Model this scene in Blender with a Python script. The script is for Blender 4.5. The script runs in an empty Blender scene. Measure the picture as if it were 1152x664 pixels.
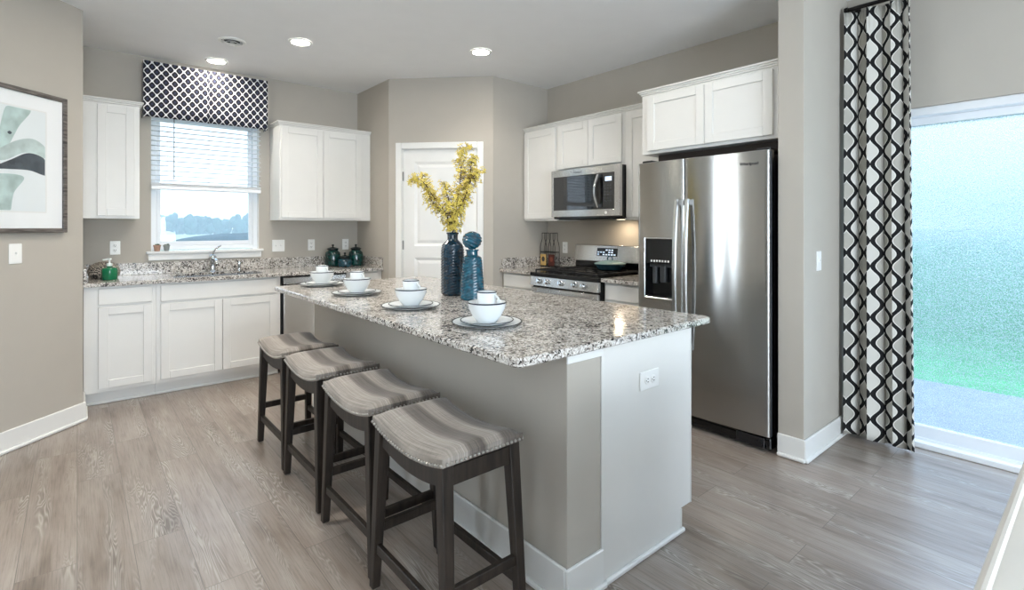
import bpy, bmesh, math, random
from mathutils import Vector, Matrix
PI = math.pi
random.seed(7)
sc = bpy.context.scene
C = sc.collection

# ------------------------------------------------------------------ camera, world, exposure
cam_d = bpy.data.cameras.new('camera')
cam = bpy.data.objects.new('camera', cam_d); C.objects.link(cam)
YAW = math.radians(49.66)
cam.location = (0, 0, 1.32)
cam.rotation_euler = (PI/2, 0, YAW - PI/2)
cam_d.sensor_width = 36.0; cam_d.lens = 18.0
cam_d.shift_y = -(332.0 - 256.0)/1152.0
cam_d.clip_start = 0.05; cam_d.clip_end = 2000
sc.camera = cam
sc.view_settings.view_transform = 'Standard'
sc.view_settings.look = 'None'
sc.view_settings.exposure = 0.05
sc.view_settings.gamma = 1.0
sc.view_settings.use_curve_mapping = False
try:
    sc.cycles.use_denoising = True
    sc.cycles.max_bounces = 10; sc.cycles.diffuse_bounces = 5; sc.cycles.glossy_bounces = 5
    sc.cycles.transparent_max_bounces = 16; sc.cycles.volume_bounces = 3; sc.cycles.sample_clamp_indirect = 30.0
    sc.cycles.caustics_reflective = False; sc.cycles.caustics_refractive = False
except Exception:
    pass

w = bpy.data.worlds.new('overcast_sky'); sc.world = w; w.use_nodes = True
wn = w.node_tree.nodes; wl = w.node_tree.links
bg = wn['Background']
tc = wn.new('ShaderNodeTexCoord'); sep = wn.new('ShaderNodeSeparateXYZ'); rp = wn.new('ShaderNodeValToRGB')
wl.new(tc.outputs['Generated'], sep.inputs[0]); wl.new(sep.outputs['Z'], rp.inputs[0])
rp.color_ramp.elements[0].position = 0.0; rp.color_ramp.elements[0].color = (0.86, 0.93, 1.0, 1)
rp.color_ramp.elements[1].position = 0.7; rp.color_ramp.elements[1].color = (0.60, 0.78, 1.0, 1)
wl.new(rp.outputs[0], bg.inputs[0]); bg.inputs[1].default_value = 2.3

def area_lamp(name, loc, target, sx, sy, power, col, spread=180):
    d = bpy.data.lights.new(name, 'AREA'); d.shape = 'RECTANGLE'; d.size = sx; d.size_y = sy
    d.energy = power; d.color = col; d.spread = math.radians(spread)
    o = bpy.data.objects.new(name, d); C.objects.link(o); o.location = loc
    o.rotation_euler = (Vector(target) - Vector(loc)).to_track_quat('-Z', 'Y').to_euler()
    return o
# daylight from the living-room windows behind the camera, plus an added ceiling fill
area_lamp('daylight_living_window', (0.3, -3.42, 1.45), (0.5, 0, 2.3), 2.6, 1.7, 85, (0.60, 0.80, 1.0))
area_lamp('added_ceiling_fill', (0.6, -3.40, 1.1), (1.0, 1.2, 2.8), 2.4, 1.0, 140, (0.86, 0.93, 1.0))  # added fill lamp, aimed up to brighten the ceiling
area_lamp('daylight_side_window', (-2.12, -1.3, 1.5), (2.0, -0.6, 1.2), 2.0, 1.6, 5, (0.80, 0.90, 1.0))
area_lamp('daylight_patio_sky', (5.9, -0.1, 3.6), (2.8, 0.2, 0.2), 2.6, 1.6, 560, (0.68, 0.83, 1.0))
for s_c in (1.515, 1.825):      # added lamps behind the invented wall slits, for streaks on the refrigerator
    c_, n_ = math.cos(math.radians(45)), 0.30
    p_ = (0.03-s_c*c_-n_*c_, 4.56-s_c*c_+n_*c_, 1.3)
    area_lamp('added_slit_lamp', p_, (p_[0]+1, p_[1]-1, 1.3), 0.24, 2.2, 30, (0.92, 0.96, 1.0))
WARM = (1.0, 0.93, 0.84)

# ------------------------------------------------------------------ materials
def lin(h):
    h = h.lstrip('#'); r = []
    for i in (0, 2, 4):
        c = int(h[i:i+2], 16)/255
        r.append(c/12.92 if c <= 0.04045 else ((c+0.055)/1.055)**2.4)
    return (*r, 1.0)
class NT:
    def __init__(s, name):
        s.m = bpy.data.materials.new(name); s.m.use_nodes = True
        s.t = s.m.node_tree; s.b = s.t.nodes['Principled BSDF']; s.out = s.t.nodes['Material Output']
    def n(s, typ, **kw):
        nd = s.t.nodes.new('ShaderNode'+typ)
        for k, v in kw.items(): setattr(nd, k, v)
        return nd
    def l(s, a, b): s.t.links.new(a, b)
    def set(s, **kw):
        for k, v in kw.items(): s.b.inputs[k.replace('_', ' ')].default_value = v
    def math(s, op, a, b=None, c=None):
        nd = s.n('Math', operation=op)
        for i, v in enumerate((a, b, c)):
            if v is None: continue
            if isinstance(v, (int, float)): nd.inputs[i].default_value = v
            else: s.l(v, nd.inputs[i])
        return nd.outputs[0]
    def ramp(s, fac, stops, interp='LINEAR'):
        r = s.n('ValToRGB'); r.color_ramp.interpolation = interp
        e = r.color_ramp.elements
        while len(e) < len(stops): e.new(0.5)
        for el, (p, c) in zip(e, stops):
            el.position = p; el.color = c if len(c) == 4 else (*c, 1)
        s.l(fac, r.inputs[0]); return r.outputs[0]
    def noise(s, vec, scale, detail=2, rough=0.5, dist=0.0):
        nd = s.n('TexNoise'); nd.inputs['Scale'].default_value = scale; nd.inputs['Detail'].default_value = detail
        nd.inputs['Roughness'].default_value = rough; nd.inputs['Distortion'].default_value = dist
        if vec is not None: s.l(vec, nd.inputs['Vector'])
        return nd
    def mapping(s, vec, scale=(1, 1, 1), loc=(0, 0, 0), rot=(0, 0, 0)):
        nd = s.n('Mapping'); nd.inputs['Scale'].default_value = scale; nd.inputs['Location'].default_value = loc
        nd.inputs['Rotation'].default_value = rot; s.l(vec, nd.inputs[0]); return nd.outputs[0]
    def mix(s, fac, a, b, typ='MIX'):
        nd = s.n('Mix', data_type='RGBA', blend_type=typ)
        for sock, v in ((nd.inputs[0], fac), (nd.inputs[6], a), (nd.inputs[7], b)):
            if isinstance(v, (int, float)): sock.default_value = v
            elif isinstance(v, tuple): sock.default_value = v
            else: s.l(v, sock)
        return nd.outputs[2]
    def bump(s, h, strength=0.2, dist=0.002):
        b = s.n('Bump'); b.inputs['Strength'].default_value = strength; b.inputs['Distance'].default_value = dist
        s.l(h, b.inputs['Height']); s.l(b.outputs[0], s.b.inputs['Normal'])
    def obj(s): return s.n('TexCoord').outputs['Object']
    def uv(s): return s.n('TexCoord').outputs['UV']

def simple(name, hexc, rough=0.5, metal=0.0, var=0.04, vscale=6.0, bump=0.0, bscale=200, **kw):
    t = NT(name); c = lin(hexc); o = t.obj()
    nz = t.noise(o, vscale, 3)
    lo = tuple(x*(1-var) for x in c[:3])+(1,); hi = tuple(min(1, x*(1+var)) for x in c[:3])+(1,)
    t.l(t.ramp(nz.outputs[0], [(0.3, lo), (0.7, hi)]), t.b.inputs['Base Color'])
    t.set(Roughness=rough, Metallic=metal, **kw)
    if bump: t.bump(t.noise(o, bscale, 2).outputs[0], bump, 0.001)
    return t.m

M = {}
M['wall'] = simple('greige_wall_paint', '#b8b2a8', 0.85, var=0.015, bump=0.12, bscale=260)
M['ceiling'] = simple('white_textured_ceiling', '#ecedee', 0.9, var=0.01, bump=0.5, bscale=90)
M['trim'] = simple('white_trim_paint', '#e8e8e5', 0.4, var=0.01)
M['cab'] = simple('white_cabinet_paint', '#e4e3df', 0.38, var=0.01)
M['vinyl'] = simple('white_window_vinyl', '#eceff2', 0.35, var=0.01)
M['plate'] = simple('white_switch_plastic', '#f4f4f1', 0.35, var=0.01)
M['slot'] = simple('dark_slot_plastic', '#3a3a3a', 0.6)
M['black'] = simple('black_enamel', '#0b0b0c', 0.18)
M['matblack'] = simple('matte_black_metal', '#151416', 0.45)
M['castiron'] = simple('cast_iron', '#1a1a1b', 0.55, var=0.15, vscale=60)
M['chrome'] = simple('polished_chrome', '#d5d8da', 0.12, 1.0)
M['nail'] = simple('antique_nail_metal', '#aaa59d', 0.35, 0.7)
M['darkwood'] = None
M['ceramic'] = simple('white_ceramic', '#e0e4e5', 0.15, var=0.01)
M['navy'] = simple('navy_rim_glaze', '#1b2338', 0.2)
M['grayband'] = simple('charcoal_rim_glaze', '#3a3d40', 0.25)
M['terracotta'] = simple('terracotta', '#b08c78', 0.8, var=0.1, vscale=40)
M['graypot'] = simple('gray_pot', '#8f9492', 0.8, var=0.1, vscale=40)
M['leaf'] = simple('dark_leaf', '#2f4a35', 0.6, var=0.25, vscale=60)
M['petal'] = simple('yellow_petal', '#dfca60', 0.6, var=0.22, vscale=45)
M['twig'] = simple('brown_twig', '#4a3626', 0.8, var=0.2, vscale=50)
M['sofa'] = simple('cream_slipcover', '#dcd8d0', 0.9, var=0.03, bump=0.3, bscale=500)
M['soap'] = simple('green_soap', '#14784f', 0.12, var=0.05, Alpha=0.85)
M['pump'] = simple('white_pump_plastic', '#e9f0ee', 0.3)
M['tealpot'] = simple('teal_enamel', '#758f90', 0.25, var=0.08)
M['tealpot_dark'] = simple('deep_teal_enamel', '#2c4e58', 0.25, var=0.15, vscale=30)
M['lawn'] = simple('lawn_grass', '#4aa863', 0.95, var=0.12, vscale=3.0)
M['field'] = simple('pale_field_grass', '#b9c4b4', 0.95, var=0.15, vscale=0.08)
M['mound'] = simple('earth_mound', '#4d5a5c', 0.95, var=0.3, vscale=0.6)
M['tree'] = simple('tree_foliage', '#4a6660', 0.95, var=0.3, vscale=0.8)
M['concrete'] = simple('patio_concrete', '#94979a', 0.9, var=0.08, vscale=8)
M['mat'] = simple('picture_mat_board', '#f3f4f4', 0.8, var=0.01)
M['paper'] = simple('print_paper', '#e6ebec', 0.8, var=0.01)
M['wash1'] = simple('sage_watercolour', '#b4c8c4', 0.8, var=0.2, vscale=14)
M['wash2'] = simple('charcoal_watercolour', '#454d54', 0.8, var=0.4, vscale=16)
M['wash3'] = simple('pale_sage_watercolour', '#bccbc8', 0.8, var=0.2, vscale=12)
M['dispblack'] = simple('dispenser_black_plastic', '#141516', 0.25)
M['dispgray'] = simple('dispenser_gray_plastic', '#3d4043', 0.35)
M['bulb_glass'] = None
M['labelyellow'] = simple('yellow_tin_label', '#c2a365', 0.4, var=0.1, vscale=50)
M['labelred'] = simple('dark_red_tin_label', '#4a1c14', 0.4, var=0.2, vscale=50)
M['rust'] = simple('rust_tin_print', '#7d4030', 0.4)
M['rodmetal'] = simple('dark_rod_metal', '#2a2827', 0.3, 0.8)
M['hinge'] = simple('nickel_hinge', '#8b8a86', 0.35, 1.0)
M['recess_shade'] = simple('shadow_gap_board', '#3b322c', 0.7)

def m_emit(name, col, strength):
    t = NT(name); t.set(Base_Color=(0.9, 0.9, 0.9, 1), Emission_Color=col, Emission_Strength=strength); return t.m
M['led'] = m_emit('downlight_lens', (1.0, 0.93, 0.82, 1), 95.0)
M['display'] = m_emit('lit_blue_display', (0.45, 0.68, 1.0, 1), 0.7)

def m_wood():
    t = NT('espresso_wood'); o = t.obj()
    nz = t.noise(t.mapping(o, (60, 60, 5)), 1, 4, 0.6)
    t.l(t.ramp(nz.outputs[0], [(0.3, lin('#1a1511')), (0.7, lin('#352c25'))]), t.b.inputs['Base Color'])
    t.set(Roughness=0.48, Specular_IOR_Level=0.35); t.bump(nz.outputs[0], 0.1, 0.001); return t.m
M['darkwood'] = m_wood()
def m_framewood():
    t = NT('grey_oak_frame'); o = t.obj()
    nz = t.noise(t.mapping(o, (8, 90, 90)), 1, 3, 0.6)
    t.l(t.ramp(nz.outputs[0], [(0.35, lin('#3a3431')), (0.7, lin('#7d7670'))]), t.b.inputs['Base Color'])
    t.set(Roughness=0.5); return t.m
M['frame'] = m_framewood()

def m_floor():
    t = NT('weathered_oak_planks'); o = t.obj()
    sp = t.n('SeparateXYZ'); t.l(o, sp.inputs[0]); X, Y = sp.outputs[0], sp.outputs[1]
    cb = t.n('CombineXYZ'); t.l(Y, cb.inputs[0]); t.l(X, cb.inputs[1])
    br = t.n('TexBrick', offset=0.37, offset_frequency=2)
    t.l(cb.outputs[0], br.inputs['Vector'])
    for k, v in (('Scale', 1.0), ('Mortar Size', 0.0013), ('Mortar Smooth', 0.3), ('Bias', 0.0), ('Brick Width', 1.32), ('Row Height', 0.178)):
        br.inputs[k].default_value = v
    br.inputs['Color1'].default_value = (0, 0, 0, 1); br.inputs['Color2'].default_value = (1, 1, 1, 1); br.inputs['Mortar'].default_value = (0.5, 0.5, 0.5, 1)
    rnd = t.math('MULTIPLY', br.outputs['Color'], 37.0)
    # per-plank coordinates
    u = t.math('ADD', X, t.math('MULTIPLY', rnd, 1.31)); v = t.math('ADD', Y, rnd)
    def vec(sx, sy):
        c = t.n('CombineXYZ'); t.l(t.math('MULTIPLY', u, sx), c.inputs[0]); t.l(t.math('MULTIPLY', v, sy), c.inputs[1]); return c.outputs[0]
    n_low = t.noise(vec(9.5, 1.0), 1.0, 3, 0.5, 0.35).outputs[0]
    rings = t.math('PINGPONG', t.math('MULTIPLY', n_low, 34.0), 0.5)          # contour lines of a stretched field: cathedral grain
    n_mask = t.noise(vec(10.5, 0.9), 1.0, 1).outputs[0]
    mask = t.ramp(n_mask, [(0.52, (0, 0, 0)), (0.66, (1, 1, 1))])
    n_fine = t.noise(vec(150, 4.0), 1.0, 5, 0.72).outputs[0]
    n_tone = t.noise(vec(8, 1.3), 1.0, 3, 0.6).outputs[0]
    base = t.ramp(n_tone, [(0.24, lin('#66584c')), (0.42, lin('#93857a')), (0.6, lin('#a0948a')), (0.75, lin('#b0a59b'))])
    fine = t.ramp(n_fine, [(0.30, (0.55, 0.53, 0.51)), (0.50, (0.95, 0.95, 0.95)), (0.7, (1.08, 1.08, 1.08))])
    col = t.mix(0.8, base, fine, 'MULTIPLY')
    ringc = t.ramp(rings, [(0.0, (1, 1, 1)), (0.16, (0.6, 0.6, 0.6)), (0.34, (0.12, 0.12, 0.12)), (0.5, (0, 0, 0))])
    lightf = t.math('MULTIPLY', t.math('MULTIPLY', ringc, mask), 0.50)
    col = t.mix(lightf, col, lin('#d3cdc5'))
    darkf = t.math('MULTIPLY', t.math('MULTIPLY', t.math('SUBTRACT', 1.0, ringc), mask), 0.34)
    col = t.mix(darkf, col, lin('#5a524b'))
    tone = t.ramp(br.outputs['Color'], [(0.0, (0.88, 0.87, 0.86)), (1.0, (1.06, 1.06, 1.06))])
    col = t.mix(1.0, col, tone, 'MULTIPLY')
    col = t.mix(br.outputs['Fac'], col, lin('#6a625a'))
    t.l(col, t.b.inputs['Base Color'])
    t.l(t.ramp(n_fine, [(0.2, (0.42, 0.42, 0.42)), (0.8, (0.30, 0.30, 0.30))]), t.b.inputs['Roughness'])
    h = t.math('SUBTRACT', n_fine, t.math('MULTIPLY', br.outputs['Fac'], 2.0))
    t.bump(h, 0.18, 0.001)
    t.set(Specular_IOR_Level=0.6, Coat_Weight=0.45, Coat_Roughness=0.25)
    return t.m
M['floor'] = m_floor()

def m_granite():
    t = NT('speckled_granite'); o = t.obj()
    vo = t.n('TexVoronoi'); vo.inputs['Scale'].default_value = 135
    w_ = t.noise(o, 40, 2); ad = t.mix(0.03, o, w_.outputs[1], 'ADD')
    t.l(ad, vo.inputs['Vector'])
    sp = t.n('SeparateColor'); t.l(vo.outputs['Color'], sp.inputs[0])
    cl = t.noise(o, 16, 3).outputs[0]
    val = t.math('ADD', sp.outputs[0], t.math('MULTIPLY', t.math('SUBTRACT', cl, 0.5), 0.9))
    c1 = t.ramp(val, [(0.0, lin('#221f1f')), (0.10, lin('#3f3a37')), (0.14, lin('#756e68')), (0.25, lin('#98918b')), (0.36, lin('#bfb9b1')), (0.58, lin('#d2cec8')), (0.8, lin('#dfdcd7'))], 'CONSTANT')
    v2 = t.n('TexVoronoi'); v2.inputs['Scale'].default_value = 300; t.l(ad, v2.inputs['Vector'])
    s2 = t.n('SeparateColor'); t.l(v2.outputs['Color'], s2.inputs[0])
    c2 = t.ramp(s2.outputs[1], [(0.0, (0.25, 0.23, 0.22)), (0.08, (0.75, 0.72, 0.68)), (0.25, (1, 1, 1))], 'CONSTANT')
    t.l(t.mix(0.8, c1, c2, 'MULTIPLY'), t.b.inputs['Base Color'])
    t.set(Roughness=0.12); return t.m
M['granite'] = m_granite()

def m_steel(name, rough=0.19, col='#b6b5b2', aniso=1.0):
    t = NT(name); o = t.obj(); c = lin(col)
    nz = t.noise(t.mapping(o, (3, 3, 900)), 1, 2)
    t.l(t.ramp(nz.outputs[0], [(0.3, tuple(x*0.95 for x in c[:3])), (0.7, tuple(min(1, x*1.03) for x in c[:3]))]), t.b.inputs['Base Color'])
    t.set(Metallic=1.0, Roughness=rough, Anisotropic=aniso, Anisotropic_Rotation=0.25)     # horizontal brushing: reflections stretch vertically
    tg = t.n('Tangent', direction_type='RADIAL', axis='Z'); t.l(tg.outputs[0], t.b.inputs['Tangent'])
    return t.m
M['steel'] = m_steel('brushed_stainless_steel')
M['steel_light'] = m_steel('light_brushed_stainless_steel', rough=0.25, col='#cfcecb')
M['steel_plain'] = m_steel('satin_stainless_trim', rough=0.24, col='#d3d5d7', aniso=0.0)

def m_fabric():
    t = NT('striped_linen_upholstery'); o = t.obj()
    sp = t.n('SeparateXYZ'); t.l(o, sp.inputs[0])
    x = t.math('ADD', t.math('MULTIPLY', sp.outputs[0], 2.9), 0.5)
    n1 = t.noise(t.mapping(o, (220, 5, 5)), 1, 3, 0.6).outputs[0]
    n2 = t.noise(t.mapping(o, (12, 330, 60)), 1, 2, 0.5).outputs[0]
    a, b = lin('#958c82'), lin('#726961'); d = lin('#625951'); e = lin('#a69d93')
    c = t.ramp(x, [(0.0, a), (0.20, e), (0.30, e), (0.34, b), (0.50, d), (0.54, a), (0.68, e), (0.73, b), (1.0, d)])
    f = t.ramp(n1, [(0.3, (0.62, 0.61, 0.6)), (0.65, (1.15, 1.15, 1.15))])
    g = t.ramp(n2, [(0.3, (0.85, 0.85, 0.85)), (0.7, (1.05, 1.05, 1.05))])
    t.l(t.mix(1.0, t.mix(1.0, c, f, 'MULTIPLY'), g, 'MULTIPLY'), t.b.inputs['Base Color'])
    t.set(Roughness=0.92, Sheen_Weight=0.2); t.bump(n2, 0.3, 0.001); return t.m
M['fabric'] = m_fabric()

def m_curtain():
    # ogee trellis in the cloth's own coordinates: u along the unfolded width (m), v height (m)
    t = NT('black_ogee_curtain_cloth'); uv = t.uv()
    sp = t.n('SeparateXYZ'); t.l(uv, sp.inputs[0]); u, v = sp.outputs[0], sp.outputs[1]
    PU, PV = 0.150, 0.155
    cu = t.math('ABSOLUTE', t.math('SUBTRACT', t.math('FRACT', t.math('DIVIDE', u, PU)), 0.5))       # 0 at column middle .. .5
    wv = t.math('ADD', 0.245, t.math('MULTIPLY', t.math('COSINE', t.math('MULTIPLY', v, 2*PI/PV)), 0.165))
    dd = t.math('ABSOLUTE', t.math('SUBTRACT', cu, wv))
    band = t.math('LESS_THAN', dd, 0.092)
    line = t.math('LESS_THAN', t.math('ABSOLUTE', t.math('SUBTRACT', dd, 0.112)), 0.018)
    inside = t.math('LESS_THAN', cu, t.math('SUBTRACT', wv, 0.05))
    ground = t.mix(inside, lin('#dcdad3'), lin('#b9b6ad'))
    ground = t.mix(line, ground, lin('#ebe9e2'))
    col = t.mix(band, ground, lin('#0c0b0d'))
    t.l(col, t.b.inputs['Base Color']); t.set(Roughness=0.85)
    tl = t.n('BsdfTranslucent'); t.l(col, tl.inputs[0]); ms = t.n('MixShader'); ms.inputs[0].default_value = 0.12
    t.l(t.b.outputs[0], ms.inputs[1]); t.l(tl.outputs[0], ms.inputs[2]); t.l(ms.outputs[0], t.out.inputs[0])
    return t.m
M['curtain'] = m_curtain()

def m_valance():
    t = NT('navy_lattice_valance_cloth'); uv = t.uv()
    sp = t.n('SeparateXYZ'); t.l(uv, sp.inputs[0])
    PX, PZ = 0.0653, 0.079
    def diam(ox, oz):
        a = t.math('ABSOLUTE', t.math('SUBTRACT', t.math('FRACT', t.math('ADD', t.math('DIVIDE', sp.outputs[0], PX), ox)), 0.5))
        b = t.math('ABSOLUTE', t.math('SUBTRACT', t.math('FRACT', t.math('ADD', t.math('DIVIDE', sp.outputs[1], PZ), oz)), 0.5))
        return t.math('POWER', t.math('ADD', t.math('POWER', a, 1.35), t.math('POWER', b, 1.35)), 1/1.35)
    d = t.math('MINIMUM', diam(0, 0), diam(0.5, 0.5))
    c = t.ramp(d, [(0.0, lin('#2a2f4a')), (0.16, lin('#15161f')), (0.36, lin('#c9cad0')), (0.40, lin('#f0f0f0'))], 'CONSTANT')
    t.l(c, t.b.inputs['Base Color'])
    t.set(Roughness=0.85)
    return t.m
M['valance'] = m_valance()

def m_tealglaze(name, a, b, rough=0.12, sc_=35):
    t = NT(name); o = t.obj(); nz = t.noise(o, sc_, 4, 0.6)
    t.l(t.ramp(nz.outputs[0], [(0.35, lin(a)), (0.7, lin(b))]), t.b.inputs['Base Color'])
    t.set(Roughness=rough, Coat_Weight=0.3, Coat_Roughness=0.06); return t.m
M['vase_dark'] = m_tealglaze('midnight_teal_glass', '#071a26', '#12384c')
M['vase_teal'] = m_tealglaze('petrol_blue_glass', '#093444', '#196076')
M['canister'] = m_tealglaze('bottle_green_glaze', '#041d1e', '#0d4640')
M['canister_blue'] = m_tealglaze('blue_green_glaze', '#05222b', '#1a4d5c')
M['canister_lid'] = m_tealglaze('near_black_glaze', '#050d10', '#10252a')
def m_zebra():
    t = NT('mottled_black_white_weave'); o = t.obj()
    wv = t.n('TexWave', wave_type='BANDS', bands_direction='DIAGONAL'); wv.inputs['Scale'].default_value = 28; wv.inputs['Distortion'].default_value = 7
    wv.inputs['Detail Scale'].default_value = 3
    t.l(o, wv.inputs['Vector'])
    t.l(t.ramp(wv.outputs['Fac'], [(0.4, lin('#1d1917')), (0.6, lin('#b9afa2'))]), t.b.inputs['Base Color']); t.set(Roughness=0.7); return t.m
M['zebra'] = m_zebra()

def m_clear(name, tint, fac_gloss=0.06, rough=0.0):
    t = NT(name); tr = t.n('BsdfTransparent'); tr.inputs[0].default_value = tint
    gl = t.n('BsdfGlossy'); gl.inputs['Roughness'].default_value = rough
    fr = t.n('Fresnel'); fr.inputs[0].default_value = 1.45
    front = t.math('SUBTRACT', 1.0, t.n('NewGeometry').outputs['Backfacing'])
    ms = t.n('MixShader'); t.l(t.math('MULTIPLY', fr.outputs[0], front), ms.inputs[0]); t.l(tr.outputs[0], ms.inputs[1]); t.l(gl.outputs[0], ms.inputs[2])
    t.l(ms.outputs[0], t.out.inputs[0]); return t.m
M['picture_glass'] = m_clear('picture_glazing', (0.995, 0.998, 1.0, 1))
M['glass'] = m_clear('clear_window_glass', (0.93, 0.97, 1.0, 1))
def m_wetglass():
    # sliding-door glass covered with fine condensation: part clear, part scattering, speckled
    t = NT('beaded_wet_glass'); o = t.obj()
    n1 = t.noise(o, 150, 2, 0.8).outputs[0]; n2 = t.noise(o, 90, 3, 0.6).outputs[0]
    n3 = t.noise(o, 1.2, 2).outputs[0]
    tr = t.n('BsdfTransparent'); tr.inputs[0].default_value = (0.72, 0.765, 0.82, 1)
    tl = t.n('BsdfTranslucent'); tl.inputs[0].default_value = (0.36, 0.42, 0.45, 1)
    f = t.math('ADD', t.math('MULTIPLY', t.ramp(n1, [(0.44, (0, 0, 0)), (0.62, (1, 1, 1))]), 0.5), t.math('MULTIPLY', n2, 0.12))
    f = t.math('ADD', f, t.math('MULTIPLY', t.math('SUBTRACT', n3, 0.5), 0.2))
    ms = t.n('MixShader'); t.l(f, ms.inputs[0]); t.l(tr.outputs[0], ms.inputs[1]); t.l(tl.outputs[0], ms.inputs[2])
    gl = t.n('BsdfGlossy'); gl.inputs['Roughness'].default_value = 0.15
    m2 = t.n('MixShader'); m2.inputs[0].default_value = 0.05; t.l(ms.outputs[0], m2.inputs[1]); t.l(gl.outputs[0], m2.inputs[2])
    t.l(m2.outputs[0], t.out.inputs[0]); return t.m
M['wetglass'] = m_wetglass()
def m_blind():
    t = NT('white_blind_slats'); t.set(Base_Color=lin('#f2f4f6'), Roughness=0.5)
    tl = t.n('BsdfTranslucent'); tl.inputs[0].default_value = (0.9, 0.93, 0.97, 1); ms = t.n('MixShader'); ms.inputs[0].default_value = 0.12
    t.l(t.b.outputs[0], ms.inputs[1]); t.l(tl.outputs[0], ms.inputs[2]); t.l(ms.outputs[0], t.out.inputs[0]); return t.m
M['blind'] = m_blind()
def m_ovenglass():
    t = NT('dark_oven_glass'); t.set(Base_Color=lin('#0a0b0d'), Roughness=0.04, Specular_IOR_Level=0.9); return t.m
M['ovenglass'] = m_ovenglass()

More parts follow.
